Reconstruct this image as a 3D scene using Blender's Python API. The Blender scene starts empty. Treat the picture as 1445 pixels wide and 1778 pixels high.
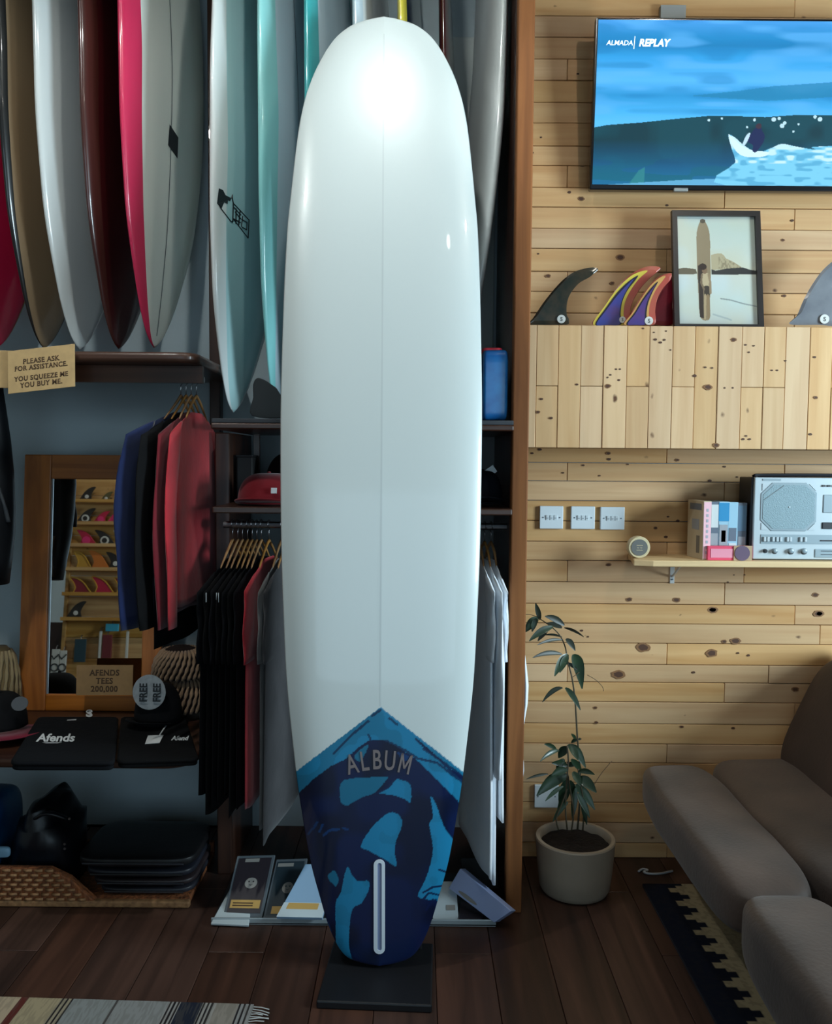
import bpy, bmesh, math, random
import numpy as np
from mathutils import Vector, Matrix, Euler

random.seed(7)
rng = np.random.default_rng(7)
SC = bpy.context.scene
COL = SC.collection

# ------------------------------------------------------------------ camera
F, CX, CY = 1500.0, 722.5, 889.0          # focal length in pixels of the 1445 x 1778 frame
PITCH, ROLL, EYE = math.radians(3.4), math.radians(0.45), Vector((0.0, 0.0, 1.43))
_f = Vector((0, math.cos(PITCH), -math.sin(PITCH)))
_r0 = Vector((1, 0, 0))
_u0 = _r0.cross(_f)
_r = _r0 * math.cos(ROLL) + _u0 * math.sin(ROLL)
_u = _u0 * math.cos(ROLL) - _r0 * math.sin(ROLL)
cam_data = bpy.data.cameras.new('camera')
cam = bpy.data.objects.new('camera', cam_data)
COL.objects.link(cam)
cam.matrix_world = Matrix(((_r.x, _u.x, -_f.x, EYE.x), (_r.y, _u.y, -_f.y, EYE.y), (_r.z, _u.z, -_f.z, EYE.z), (0, 0, 0, 1)))
cam_data.sensor_fit = 'HORIZONTAL'
cam_data.sensor_width = 36.0
cam_data.lens = 36.0 * F / 1445.0
cam_data.clip_start = 0.05
SC.camera = cam


def ray(px, py):
    return (_f + _r * ((px - CX) / F) - _u * ((py - CY) / F))


def P(px, py, Y):
    d = ray(px, py)
    return EYE + d * ((Y - EYE.y) / d.y)


def PZ(px, py, Z):
    d = ray(px, py)
    return EYE + d * ((Z - EYE.z) / d.z)


def proj(p):
    v = Vector(p) - EYE
    z = v.dot(_f)
    return (CX + F * v.dot(_r) / z, CY - F * v.dot(_u) / z, z)


# ------------------------------------------------------------------ world, lights, exposure
SC.view_settings.view_transform = 'Standard'
SC.view_settings.look = 'None'
SC.view_settings.gamma = 1.0
SC.view_settings.use_curve_mapping = False
EXPOSURE = 0.0
SC.view_settings.exposure = EXPOSURE
SC.cycles.max_bounces = 8
SC.cycles.sample_clamp_indirect = 6.0
SC.cycles.caustics_reflective = False
SC.cycles.caustics_refractive = False
world = bpy.data.worlds.new('world')
SC.world = world
world.use_nodes = True
world.node_tree.nodes['Background'].inputs[0].default_value = (0.62, 0.82, 1.0, 1)
world.node_tree.nodes['Background'].inputs[1].default_value = 1.0


def area(name, loc, aim, sx, sy, power, color):
    l = bpy.data.lights.new(name, 'AREA')
    l.shape = 'RECTANGLE'
    l.size, l.size_y = sx, sy
    l.energy = power
    l.color = color
    o = bpy.data.objects.new(name, l)
    COL.objects.link(o)
    o.location = loc
    o.rotation_euler = (Vector(aim) - Vector(loc)).to_track_quat('-Z', 'Y').to_euler()
    return o


DAY = (0.70, 0.90, 1.0)
area('window_daylight', (3.30, 1.25, 1.68), (0.6, 2.1, 1.05), 0.95, 1.15, 150, DAY)
area('shopfront_daylight', (0.3, -2.85, 1.5), (0.3, 3.0, 1.4), 4.4, 2.2, 21, (0.56, 0.85, 1.0))
LAMPS = [  # ceiling spots: x, y, z, aim, watts, colour
    (-0.12, 1.93, 3.30, (-0.1, 2.72, 2.3), 29, (0.93, 1.0, 0.98)),
    (-1.15, 1.55, 3.28, (-0.9, 2.5, 0.8), 66, (0.95, 1.0, 0.97)),
    (1.15, 1.35, 3.28, (1.0, 3.0, 1.5), 26, (1.0, 0.92, 0.79)),
    (0.52, 0.9, 3.28, (0.28, 2.9, 2.35), 40, (0.95, 1.0, 0.98), 17),  # extra spot, added to brighten the narrow white board by the post
    (-2.0, 0.3, 3.28, (-2.5, -1.1, 1.4), 30, (1.0, 0.93, 0.82)),  # added lamp that lifts the fin display, otherwise dark in the mirror
]

# ------------------------------------------------------------------ helpers
def lin(c):
    c = c / 255.0
    return c / 12.92 if c <= 0.04045 else ((c + 0.055) / 1.055) ** 2.4


def srgb(r, g, b):
    return (lin(r), lin(g), lin(b), 1.0)


def pmat(name, rgb, rough=0.6, metal=0.0, spec=0.5, coat=0.0, coat_rough=0.1, noise=0.0, nscale=20.0, bump=0.0, bscale=60.0,
         stretch=(1, 1, 1), rgb2=None, sheen=0.0, emit=0.0, trans=0.0, vary=0.0):
    m = bpy.data.materials.new(name)
    m.use_nodes = True
    nt = m.node_tree
    b = nt.nodes['Principled BSDF']
    b.inputs['Base Color'].default_value = srgb(*rgb)
    b.inputs['Roughness'].default_value = rough
    b.inputs['Metallic'].default_value = metal
    b.inputs['Specular IOR Level'].default_value = spec
    b.inputs['Coat Weight'].default_value = coat
    b.inputs['Coat Roughness'].default_value = coat_rough
    b.inputs['Sheen Weight'].default_value = sheen
    b.inputs['Transmission Weight'].default_value = trans
    if emit:
        b.inputs['Emission Color'].default_value = srgb(*rgb)
        b.inputs['Emission Strength'].default_value = emit
    if noise or bump or rgb2:
        tc = nt.nodes.new('ShaderNodeTexCoord')
        mp = nt.nodes.new('ShaderNodeMapping')
        mp.inputs['Scale'].default_value = stretch
        nt.links.new(tc.outputs['Object'], mp.inputs[0])
        nz = nt.nodes.new('ShaderNodeTexNoise')
        nz.inputs['Scale'].default_value = nscale
        nz.inputs['Detail'].default_value = 4
        nt.links.new(mp.outputs[0], nz.inputs['Vector'])
        ramp = nt.nodes.new('ShaderNodeValToRGB')
        ramp.color_ramp.elements[0].position = 0.3
        ramp.color_ramp.elements[1].position = 0.7
        k = 1 - noise
        ramp.color_ramp.elements[0].color = srgb(*(rgb2 or [v * k for v in rgb]))
        ramp.color_ramp.elements[1].color = srgb(*rgb)
        nt.links.new(nz.outputs['Fac'], ramp.inputs[0])
        nt.links.new(ramp.outputs[0], b.inputs['Base Color'])
        if bump:
            n2 = nt.nodes.new('ShaderNodeTexNoise')
            n2.inputs['Scale'].default_value = bscale
            n2.inputs['Detail'].default_value = 3
            nt.links.new(mp.outputs[0], n2.inputs['Vector'])
            bp = nt.nodes.new('ShaderNodeBump')
            bp.inputs['Strength'].default_value = bump
            bp.inputs['Distance'].default_value = 0.01
            nt.links.new(n2.outputs['Fac'], bp.inputs['Height'])
            nt.links.new(bp.outputs[0], b.inputs['Normal'])
    return m


def vmat(name, rough=0.5, spec=0.5, coat=0.0, coat_rough=0.05, emit=0.0):
    """colour comes from the printed colour attribute of the mesh"""
    m = bpy.data.materials.new(name)
    m.use_nodes = True
    nt = m.node_tree
    b = nt.nodes['Principled BSDF']
    a = nt.nodes.new('ShaderNodeVertexColor')
    a.layer_name = 'Col'
    if emit:
        b.inputs['Base Color'].default_value = (0.01, 0.01, 0.012, 1)
        nt.links.new(a.outputs[0], b.inputs['Emission Color'])
        b.inputs['Emission Strength'].default_value = emit
    else:
        nt.links.new(a.outputs[0], b.inputs['Base Color'])
    b.inputs['Roughness'].default_value = rough
    b.inputs['Specular IOR Level'].default_value = spec
    b.inputs['Coat Weight'].default_value = coat
    b.inputs['Coat Roughness'].default_value = coat_rough
    return m


def woodmat(name, light, dark, knot=(70, 42, 22), rough=0.6, axis=0, vary=0.25, knots=1.0, coat=0.0, grain=1.0, knot_scale=7.5, spec=0.4):
    """planks with the grain along local axis; every object gets its own offset, tone and knots"""
    m = bpy.data.materials.new(name)
    m.use_nodes = True
    nt = m.node_tree
    N, Lk = nt.nodes.new, nt.links.new
    b = nt.nodes['Principled BSDF']
    b.inputs['Roughness'].default_value = rough
    b.inputs['Coat Weight'].default_value = coat
    b.inputs['Specular IOR Level'].default_value = spec
    tc = N('ShaderNodeTexCoord')
    oi = N('ShaderNodeObjectInfo')
    mul = N('ShaderNodeMath'); mul.operation = 'MULTIPLY'; mul.inputs[1].default_value = 57.0
    Lk(oi.outputs['Random'], mul.inputs[0])
    add = N('ShaderNodeVectorMath'); add.operation = 'ADD'
    Lk(tc.outputs['Object'], add.inputs[0]); Lk(mul.outputs[0], add.inputs[1])
    sc = [26.0, 26.0, 26.0]; sc[axis] = 1.3
    mp = N('ShaderNodeMapping'); mp.inputs['Scale'].default_value = sc
    Lk(add.outputs[0], mp.inputs[0])
    nz = N('ShaderNodeTexNoise'); nz.inputs['Scale'].default_value = 1.0; nz.inputs['Detail'].default_value = 5
    nz.inputs['Distortion'].default_value = 0.6
    Lk(mp.outputs[0], nz.inputs['Vector'])
    ramp = N('ShaderNodeValToRGB')
    ramp.color_ramp.elements[0].position = 0.28; ramp.color_ramp.elements[1].position = 0.66
    ramp.color_ramp.elements[0].color = srgb(*dark); ramp.color_ramp.elements[1].color = srgb(*light)
    Lk(nz.outputs['Fac'], ramp.inputs[0])
    # slow tone drift and per-plank tone
    hs = N('ShaderNodeHueSaturation')
    mr = N('ShaderNodeMapRange'); mr.inputs[3].default_value = 1 - vary; mr.inputs[4].default_value = 1 + vary * 0.45
    Lk(oi.outputs['Random'], mr.inputs[0]); Lk(mr.outputs[0], hs.inputs['Value'])
    m2 = N('ShaderNodeMath'); m2.operation = 'MULTIPLY'; m2.inputs[1].default_value = 7.31
    Lk(oi.outputs['Random'], m2.inputs[0])
    fr = N('ShaderNodeMath'); fr.operation = 'FRACT'; Lk(m2.outputs[0], fr.inputs[0])
    mr2 = N('ShaderNodeMapRange'); mr2.inputs[3].default_value = 0.92; mr2.inputs[4].default_value = 1.12
    Lk(fr.outputs[0], mr2.inputs[0]); Lk(mr2.outputs[0], hs.inputs['Saturation'])
    Lk(ramp.outputs[0], hs.inputs['Color'])
    out = hs.outputs[0]
    if knots:
        ks = [knot_scale * 1.6] * 3; ks[axis] = knot_scale
        mk_ = N('ShaderNodeMapping'); mk_.inputs['Scale'].default_value = ks
        Lk(add.outputs[0], mk_.inputs[0])
        wob = N('ShaderNodeTexNoise'); wob.inputs['Scale'].default_value = 5.0
        Lk(mk_.outputs[0], wob.inputs['Vector'])
        wv = N('ShaderNodeVectorMath'); wv.operation = 'SCALE'; wv.inputs['Scale'].default_value = 0.12
        Lk(wob.outputs['Color'], wv.inputs[0])
        wa = N('ShaderNodeVectorMath'); wa.operation = 'ADD'
        Lk(mk_.outputs[0], wa.inputs[0]); Lk(wv.outputs[0], wa.inputs[1])
        vo = N('ShaderNodeTexVoronoi'); vo.inputs['Scale'].default_value = 1.0
        Lk(wa.outputs[0], vo.inputs['Vector'])
        sepc = N('ShaderNodeSeparateColor'); Lk(vo.outputs['Color'], sepc.inputs[0])
        # radius depends on the cell, most cells get none
        rad = N('ShaderNodeMapRange'); rad.inputs[1].default_value = 0.12; rad.inputs[2].default_value = 1.0
        rad.inputs[3].default_value = 0.0; rad.inputs[4].default_value = 0.12 * knots
        Lk(sepc.outputs[0], rad.inputs[0])
        d1 = N('ShaderNodeMath'); d1.operation = 'SUBTRACT'; Lk(rad.outputs[0], d1.inputs[0]); Lk(vo.outputs['Distance'], d1.inputs[1])
        sm = N('ShaderNodeMapRange'); sm.inputs[1].default_value = -0.035; sm.inputs[2].default_value = 0.03
        Lk(d1.outputs[0], sm.inputs[0])
        mx = N('ShaderNodeMix'); mx.data_type = 'RGBA'
        Lk(sm.outputs[0], mx.inputs[0]); Lk(out, mx.inputs[6]); mx.inputs[7].default_value = srgb(*knot)
        out = mx.outputs[2]
    Lk(out, b.inputs['Base Color'])
    bp = N('ShaderNodeBump'); bp.inputs['Strength'].default_value = 0.12 * grain; bp.inputs['Distance'].default_value = 0.004
    Lk(nz.outputs['Fac'], bp.inputs['Height']); Lk(bp.outputs[0], b.inputs['Normal'])
    return m


def wm(o):
    if o.parent is None:
        return o.matrix_basis.copy()
    return wm(o.parent) @ o.matrix_parent_inverse @ o.matrix_basis


def attach(o, parent):
    o.parent = parent
    o.matrix_parent_inverse = wm(parent).inverted()


class MB:
    """collects shapes; build() links them as ONE mesh object"""
    def __init__(self):
        self.v, self.f, self.m = [], [], []

    def add(self, v, f, m=0):
        o = len(self.v)
        self.v += [tuple(p) for p in v]
        self.f += [tuple(i + o for i in q) for q in f]
        self.m += [m] * len(f)
        return self

    def box(self, c, s, rot=None, m=0):
        x, y, z = s[0] / 2, s[1] / 2, s[2] / 2
        v = [Vector((a, b, d)) for a in (-x, x) for b in (-y, y) for d in (-z, z)]
        if rot is not None:
            R = rot if isinstance(rot, Matrix) else Euler(rot).to_matrix()
            v = [R @ p for p in v]
        v = [p + Vector(c) for p in v]
        return self.add(v, [(0, 1, 3, 2), (4, 6, 7, 5), (0, 4, 5, 1), (2, 3, 7, 6), (0, 2, 6, 4), (1, 5, 7, 3)], m)

    def tube(self, pts, r, n=8, m=0, cap=True, flat=None):
        pts = [Vector(p) for p in pts]
        k = len(pts)
        rs = r if hasattr(r, '__len__') else [r] * k
        v, f = [], []
        up = Vector((0.013, 0.02, 1))
        for i, p in enumerate(pts):
            t = (pts[min(i + 1, k - 1)] - pts[max(i - 1, 0)]).normalized()
            a = t.cross(up)
            if a.length < 0.05:
                a = t.cross(Vector((1, 0.1, 0)))
            a.normalize()
            if i and a.dot(pa) < 0:
                a = -a
            pa = a
            b = t.cross(a).normalized()
            for j in range(n):
                w = 2 * math.pi * j / n
                v.append(p + a * (math.cos(w) * rs[i]) + b * (math.sin(w) * rs[i] * (flat or 1)))
        for i in range(k - 1):
            for j in range(n):
                j2 = (j + 1) % n
                f.append((i * n + j, i * n + j2, (i + 1) * n + j2, (i + 1) * n + j))
        if cap:
            f.append(tuple(range(n - 1, -1, -1)))
            f.append(tuple((k - 1) * n + j for j in range(n)))
        return self.add(v, f, m)

    def lathe(self, prof, c=(0, 0, 0), n=32, m=0, axis='z', cap0=True, cap1=True):
        v, f = [], []
        for (r, h) in prof:
            for j in range(n):
                w = 2 * math.pi * j / n
                p = (r * math.cos(w), r * math.sin(w), h)
                if axis == 'y':
                    p = (p[0], h, p[1])
                elif axis == 'x':
                    p = (h, p[0], p[1])
                v.append((p[0] + c[0], p[1] + c[1], p[2] + c[2]))
        for i in range(len(prof) - 1):
            for j in range(n):
                j2 = (j + 1) % n
                f.append((i * n + j, i * n + j2, (i + 1) * n + j2, (i + 1) * n + j))
        if cap0:
            f.append(tuple(range(n - 1, -1, -1)))
        if cap1:
            f.append(tuple((len(prof) - 1) * n + j for j in range(n)))
        return self.add(v, f, m)

    def prism(self, poly, fn, d0, d1, m=0):
        """poly in 2-D, fn(a, b, d) -> 3-D point"""
        n = len(poly)
        v = [fn(a, b, d0) for a, b in poly] + [fn(a, b, d1) for a, b in poly]
        f = [tuple(range(n - 1, -1, -1)), tuple(range(n, 2 * n))]
        f += [(i, (i + 1) % n, n + (i + 1) % n, n + i) for i in range(n)]
        return self.add(v, f, m)

    def loft(self, rings, m=0, cap=True):
        n = len(rings[0])
        v = [p for r in rings for p in r]
        f = []
        for i in range(len(rings) - 1):
            for j in range(n):
                j2 = (j + 1) % n
                f.append((i * n + j, i * n + j2, (i + 1) * n + j2, (i + 1) * n + j))
        if cap:
            f.append(tuple(range(n - 1, -1, -1)))
            f.append(tuple((len(rings) - 1) * n + j for j in range(n)))
        return self.add(v, f, m)

    def build(self, name, mats, parent=None, smooth=False, bevel=0.0, seg=2, origin=None, sub=0, weld=False):
        me = bpy.data.meshes.new(name)
        v = self.v
        if origin is not None:
            o = Vector(origin)
            v = [tuple(Vector(p) - o) for p in v]
        me.from_pydata(v, [], self.f)
        if not isinstance(mats, (list, tuple)):
            mats = [mats]
        for mm in mats:
            me.materials.append(mm)
        if len(mats) > 1:
            me.polygons.foreach_set('material_index', self.m)
        bm = bmesh.new(); bm.from_mesh(me)
        if weld:
            bmesh.ops.remove_doubles(bm, verts=bm.verts, dist=1e-5)
        bmesh.ops.recalc_face_normals(bm, faces=bm.faces)
        bm.to_mesh(me); bm.free()
        if smooth:
            me.polygons.foreach_set('use_smooth', [True] * len(me.polygons))
            if smooth != 'all':
                try:
                    me.set_sharp_from_angle(angle=math.radians(40))
                except Exception:
                    pass
        o = bpy.data.objects.new(name, me)
        COL.objects.link(o)
        if origin is not None:
            o.location = origin
        if parent is not None:
            attach(o, parent)
        if bevel:
            bv = o.modifiers.new('bevel', 'BEVEL')
            bv.width = bevel; bv.segments = seg; bv.limit_method = 'ANGLE'
            bv.harden_normals = False
        if sub:
            sb = o.modifiers.new('sub', 'SUBSURF'); sb.levels = sub; sb.render_levels = sub
        return o


def tag(o, label=None, cat=None, group=None, kind=None):
    if label: o['label'] = label
    if cat: o['category'] = cat
    if group: o['group'] = group
    if kind: o['kind'] = kind
    return o


def thing(name, label, cat, loc=(0, 0, 0), group=None, rot=(0, 0, 0)):
    o = bpy.data.objects.new(name, None)
    o.empty_display_size = 0.05
    COL.objects.link(o)
    o.location = loc
    o.rotation_euler = rot
    return tag(o, label, cat, group)


def copy_tree(o, parent=None):
    c = o.copy(); COL.objects.link(c)
    if parent is not None:
        c.parent = parent
    for ch in list(o.children):
        copy_tree(ch, c)
    return c


_text_cache = {}
def text2d(s, size=1.0, shear=0.0, bold=0.0, spacing=1.0):
    """flat letters as (verts 2-D centred on x, faces)"""
    key = (s, shear, bold, spacing)
    if key not in _text_cache:
        cu = bpy.data.curves.new('t', 'FONT')
        cu.body = s; cu.size = 1.0; cu.align_x = 'CENTER'; cu.shear = shear; cu.offset = bold; cu.space_character = spacing
        cu.resolution_u = 3; cu.fill_mode = 'FRONT'
        to = bpy.data.objects.new('t', cu); COL.objects.link(to)
        bpy.context.view_layer.update()
        me = bpy.data.meshes.new_from_object(to.evaluated_get(bpy.context.evaluated_depsgraph_get()))
        _text_cache[key] = ([(p.co.x, p.co.y) for p in me.vertices], [tuple(q.vertices) for q in me.polygons])
        bpy.data.objects.remove(to); bpy.data.curves.remove(cu); bpy.data.meshes.remove(me)
    v, f = _text_cache[key]
    return [(a * size, b * size) for a, b in v], f


def add_text(mb, s, size, fn, shear=0.0, bold=0.0, spacing=1.0, m=0, xs=1.0, dx=0.0, dy=0.0):
    v, f = text2d(s, size, shear, bold, spacing)
    mb.add([fn(a * xs + dx, b + dy) for a, b in v], f, m)


def slab_text(mb, s, size, fn, dx=0.0, dy=0.0, xs=1.0, bold=0.03):
    """letters with slab serifs added at the feet and heads of the stems"""
    v, f = text2d(s, size, 0.0, bold, 1.12)
    mb.add([fn(a * xs + dx, b + dy) for a, b in v], f)
    x = np.array([p[0] for p in v]); y = np.array([p[1] for p in v])
    top = size * 0.66
    for yy in (0.0, top):
        near = np.abs(y - yy) < size * 0.04
        xsort = np.sort(x[near])
        if len(xsort) == 0:
            continue
        cl = [[xsort[0]]]
        for q in xsort[1:]:
            if q - cl[-1][-1] < size * 0.16: cl[-1].append(q)
            else: cl.append([q])
        for g in cl:
            a, b = min(g) - size * 0.05, max(g) + size * 0.05
            h = size * 0.075
            y0 = yy - (h if yy > 0 else 0)
            pts = [(a, y0), (b, y0), (b, y0 + h), (a, y0 + h)]
            mb.add([fn(p * xs + dx, q + dy) for p, q in pts], [(0, 1, 2, 3)])


class Canvas:
    """a flat print: rows from the top, linear colour"""
    def __init__(self, w, h, rgb=(0, 0, 0)):
        self.w, self.h = w, h
        self.a = np.empty((h, w, 3)); self.a[:] = srgb(*rgb)[:3]
        self.X, self.Y = np.meshgrid((np.arange(w) + .5) / w, (np.arange(h) + .5) / h)

    def paint(self, mask, rgb, alpha=1.0):
        al = (mask * alpha)[..., None]
        self.a = self.a * (1 - al) + np.array(srgb(*rgb)[:3]) * al

    def vgrad(self, stops):
        ys = [s[0] for s in stops]
        for k in range(3):
            self.a[..., k] = np.interp(self.Y, ys, [srgb(*s[1])[k] for s in stops])

    def inside(self, pts):
        X, Y = self.X, self.Y
        ins = np.zeros(X.shape, bool)
        n = len(pts)
        for i in range(n):
            x0, y0 = pts[i]; x1, y1 = pts[(i + 1) % n]
            if y0 == y1:
                continue
            c = ((y0 <= Y) & (Y < y1)) | ((y1 <= Y) & (Y < y0))
            ins ^= c & (X < (x1 - x0) * (Y - y0) / (y1 - y0) + x0)
        return ins

    def poly(self, pts, rgb, alpha=1.0):
        self.paint(self.inside(pts).astype(float), rgb, alpha)

    def ell(self, cx, cy, rx, ry, rgb, alpha=1.0, soft=0.0):
        d = np.sqrt(((self.X - cx) / rx) ** 2 + ((self.Y - cy) / ry) ** 2)
        self.paint(np.clip((1 - d) / soft, 0, 1) if soft else (d < 1).astype(float), rgb, alpha)

    def line(self, pts, wd, rgb, alpha=1.0, aspect=1.0):
        d = np.full(self.X.shape, 9.0)
        for (x0, y0), (x1, y1) in zip(pts, pts[1:]):
            ax, ay = x1 - x0, (y1 - y0) / aspect
            q = np.clip(((self.X - x0) * ax + (self.Y - y0) / aspect * ay) / max(ax * ax + ay * ay, 1e-12), 0, 1)
            d = np.minimum(d, np.hypot(self.X - x0 - q * ax, (self.Y - y0) / aspect - q * ay))
        self.paint((d < wd).astype(float), rgb, alpha)

    def noise(self, seed, nx, ny):
        r = np.random.default_rng(seed).random((ny + 2, nx + 2))
        gx, gy = self.X * nx, self.Y * ny
        i, j = gx.astype(int), gy.astype(int)
        u, v = gx - i, gy - j
        u, v = u * u * (3 - 2 * u), v * v * (3 - 2 * v)
        return (r[j, i] * (1 - u) + r[j, i + 1] * u) * (1 - v) + (r[j + 1, i] * (1 - u) + r[j + 1, i + 1] * u) * v


def smoothpoly(pts, k=6):
    """closed Catmull-Rom through pts"""
    out, n = [], len(pts)
    for i in range(n):
        p0, p1, p2, p3 = [np.array(pts[(i + d) % n], float) for d in (-1, 0, 1, 2)]
        for s in range(k):
            t = s / k
            out.append(tuple(0.5 * ((2 * p1) + (-p0 + p2) * t + (2 * p0 - 5 * p1 + 4 * p2 - p3) * t * t + (-p0 + 3 * p1 - 3 * p2 + p3) * t ** 3)))
    return out


def smoothline(pts, k=6):
    pts = [Vector(p) for p in pts]
    out = []
    for i in range(len(pts) - 1):
        p0, p1, p2, p3 = pts[max(i - 1, 0)], pts[i], pts[i + 1], pts[min(i + 2, len(pts) - 1)]
        for s in range(k):
            t = s / k
            out.append(0.5 * ((2 * p1) + (-p0 + p2) * t + (2 * p0 - 5 * p1 + 4 * p2 - p3) * t * t + (-p0 + 3 * p1 - 3 * p2 + p3) * t ** 3))
    out.append(pts[-1])
    return out


def print_panel(name, cv, fn, mat, parent=None):
    """grid mesh carrying the canvas colours; fn(u, v) -> point, v from the top"""
    h, w = cv.h, cv.w
    us, vs = np.linspace(0, 1, w), np.linspace(0, 1, h)
    p00, p10, p01, p11 = [np.array(fn(a, b)) for a, b in ((0, 0), (1, 0), (0, 1), (1, 1))]
    U, V = np.meshgrid(us, vs)
    U, V = U[..., None], V[..., None]
    co = p00 * (1 - U) * (1 - V) + p10 * U * (1 - V) + p01 * (1 - U) * V + p11 * U * V
    idx = np.arange(w * h).reshape(h, w)
    q = np.stack([idx[:-1, :-1], idx[1:, :-1], idx[1:, 1:], idx[:-1, 1:]], -1).reshape(-1, 4)
    me = bpy.data.meshes.new(name)
    me.from_pydata(co.reshape(-1, 3).tolist(), [], q.tolist())
    at = me.color_attributes.new('Col', 'FLOAT_COLOR', 'POINT')
    at.data.foreach_set('color', np.concatenate([cv.a, np.ones((h, w, 1))], -1).astype(np.float32).ravel())
    me.materials.append(mat)
    o = bpy.data.objects.new(name, me); COL.objects.link(o)
    if parent: attach(o, parent)
    return o


def interp_smooth(xs, ys, x):
    """monotone cubic through the table"""
    xs, ys = np.asarray(xs, float), np.asarray(ys, float)
    d = np.diff(ys) / np.diff(xs)
    m = np.concatenate([[d[0]], np.where(d[:-1] * d[1:] > 0, 2 * d[:-1] * d[1:] / (d[:-1] + d[1:] + 1e-12), 0), [d[-1]]])
    x = np.clip(x, xs[0], xs[-1])
    i = np.clip(np.searchsorted(xs, x) - 1, 0, len(xs) - 2)
    h = xs[i + 1] - xs[i]; t = (x - xs[i]) / h
    return ((2 * t ** 3 - 3 * t ** 2 + 1) * ys[i] + (t ** 3 - 2 * t ** 2 + t) * h * m[i] + (-2 * t ** 3 + 3 * t ** 2) * ys[i + 1] + (t ** 3 - t ** 2) * h * m[i + 1])


def superbox(c, s, e=0.35, nu=32, nv=16, fn=None):
    """rounded block: superellipsoid; returns MB"""
    mb = MB(); v, f = [], []
    pw = lambda x, k: math.copysign(abs(x) ** k, x)
    for i in range(nv + 1):
        th = -math.pi / 2 + math.pi * i / nv
        for j in range(nu):
            ph = 2 * math.pi * j / nu
            x = pw(math.cos(th), e) * pw(math.cos(ph), e); y = pw(math.cos(th), e) * pw(math.sin(ph), e); z = pw(math.sin(th), e)
            p = Vector((x * s[0] / 2, y * s[1] / 2, z * s[2] / 2))
            if fn: p = fn(p)
            v.append((p[0] + c[0], p[1] + c[1], p[2] + c[2]))
    for i in range(nv):
        for j in range(nu):
            j2 = (j + 1) % nu
            f.append((i * nu + j, i * nu + j2, (i + 1) * nu + j2, (i + 1) * nu + j))
    mb.add(v, f)
    return mb

# ------------------------------------------------------------------ the room
WALL_Y = 3.05        # front of the pine planks; the plaster of the back wall lies 20 mm behind
PL_Y = 3.07         # backing of the planks
RB_Y = 3.30         # plaster behind the rack, a step deeper
STEP_X = 0.31
X0, X1, YB, ZC = -3.4, 3.4, -3.0, 3.8

M_PLASTER = pmat('plaster', (176, 190, 196), 0.85, noise=0.06, nscale=3, bump=0.05)
M_SHELL = pmat('shell_paint', (172, 172, 166), 0.9, noise=0.05, nscale=2)
M_CEIL = pmat('ceiling_paint', (120, 112, 100), 0.9, noise=0.05, nscale=2)
M_PINE = woodmat('pine_plank', (212, 173, 128), (194, 149, 103), knot=(84, 52, 30), rough=0.62, vary=0.10, knots=.55)
M_PINE_V = woodmat('pine_board_pale', (216, 181, 138), (200, 160, 116), knot=(96, 62, 36), rough=0.6, vary=0.08, axis=2)
M_FLOOR = woodmat('walnut_floor', (86, 60, 50), (54, 38, 32), rough=0.42, axis=1, vary=0.35, knots=0, spec=0.35)
M_GAP = pmat('dark_gap', (12, 9, 8), 0.9)

mb = MB().box(((X0 + X1) / 2, (YB + RB_Y) / 2, -0.06), (X1 - X0 + .2, RB_Y - YB + .3, 0.1))
floor = tag(mb.build('floor', M_GAP), kind='structure')
xx, col = X0, 0
while xx < X1 - 0.01:
    w = min(0.165, X1 - xx)
    yy = YB - (0.37 * ((col * 5) % 4))
    while yy < RB_Y:
        y1 = min(yy + 1.45, RB_Y)
        ya = max(yy, YB)
        if y1 - ya > 0.02:
            c = (xx + w / 2, (ya + y1) / 2, -0.005)
            MB().box(c, (w - 0.0018, y1 - ya - 0.0018, 0.01)).build('floor_board', M_FLOOR, floor, origin=c, bevel=0.0012, seg=1)
        yy += 1.45
    xx += w; col += 1
mb = MB().box(((X0 + X1) / 2, (YB + RB_Y) / 2, ZC + .05), (X1 - X0 + .2, RB_Y - YB + .3, 0.1))
tag(mb.build('ceiling', M_CEIL), kind='structure')
wall_back = tag(MB().box(((X0 + STEP_X) / 2, RB_Y + .05, ZC / 2), (STEP_X - X0, 0.1, ZC)).box(((STEP_X + X1) / 2, (PL_Y + RB_Y + .1) / 2, ZC / 2), (X1 - STEP_X, RB_Y + .1 - PL_Y, ZC)).build('wall_back', M_PLASTER), kind='structure')
tag(MB().box((X0 - .05, (YB + RB_Y) / 2, ZC / 2), (0.1, RB_Y - YB, ZC)).build('wall_left', M_SHELL), kind='structure')
# right wall with a tall window, front wall with the shop window behind the camera
WY0, WY1, WZ0, WZ1 = 0.72, 1.78, 1.04, 2.32
mb = MB()
mb.box((X1 + .05, (YB + WY0) / 2, ZC / 2), (0.1, WY0 - YB, ZC)).box((X1 + .05, (WY1 + RB_Y) / 2, ZC / 2), (0.1, RB_Y - WY1, ZC))
mb.box((X1 + .05, (WY0 + WY1) / 2, WZ0 / 2), (0.1, WY1 - WY0, WZ0)).box((X1 + .05, (WY0 + WY1) / 2, (WZ1 + ZC) / 2), (0.1, WY1 - WY0, ZC - WZ1))
tag(mb.build('wall_right', M_SHELL), kind='structure')
FX0, FX1, FZ0, FZ1 = -2.0, 2.6, 0.35, 2.65
mb = MB()
mb.box(((X0 + FX0) / 2, YB - .05, ZC / 2), (FX0 - X0, 0.1, ZC)).box(((FX1 + X1) / 2, YB - .05, ZC / 2), (X1 - FX1, 0.1, ZC))
mb.box(((FX0 + FX1) / 2, YB - .05, FZ0 / 2), (FX1 - FX0, 0.1, FZ0)).box(((FX0 + FX1) / 2, YB - .05, (FZ1 + ZC) / 2), (FX1 - FX0, 0.1, ZC - FZ1))
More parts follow.
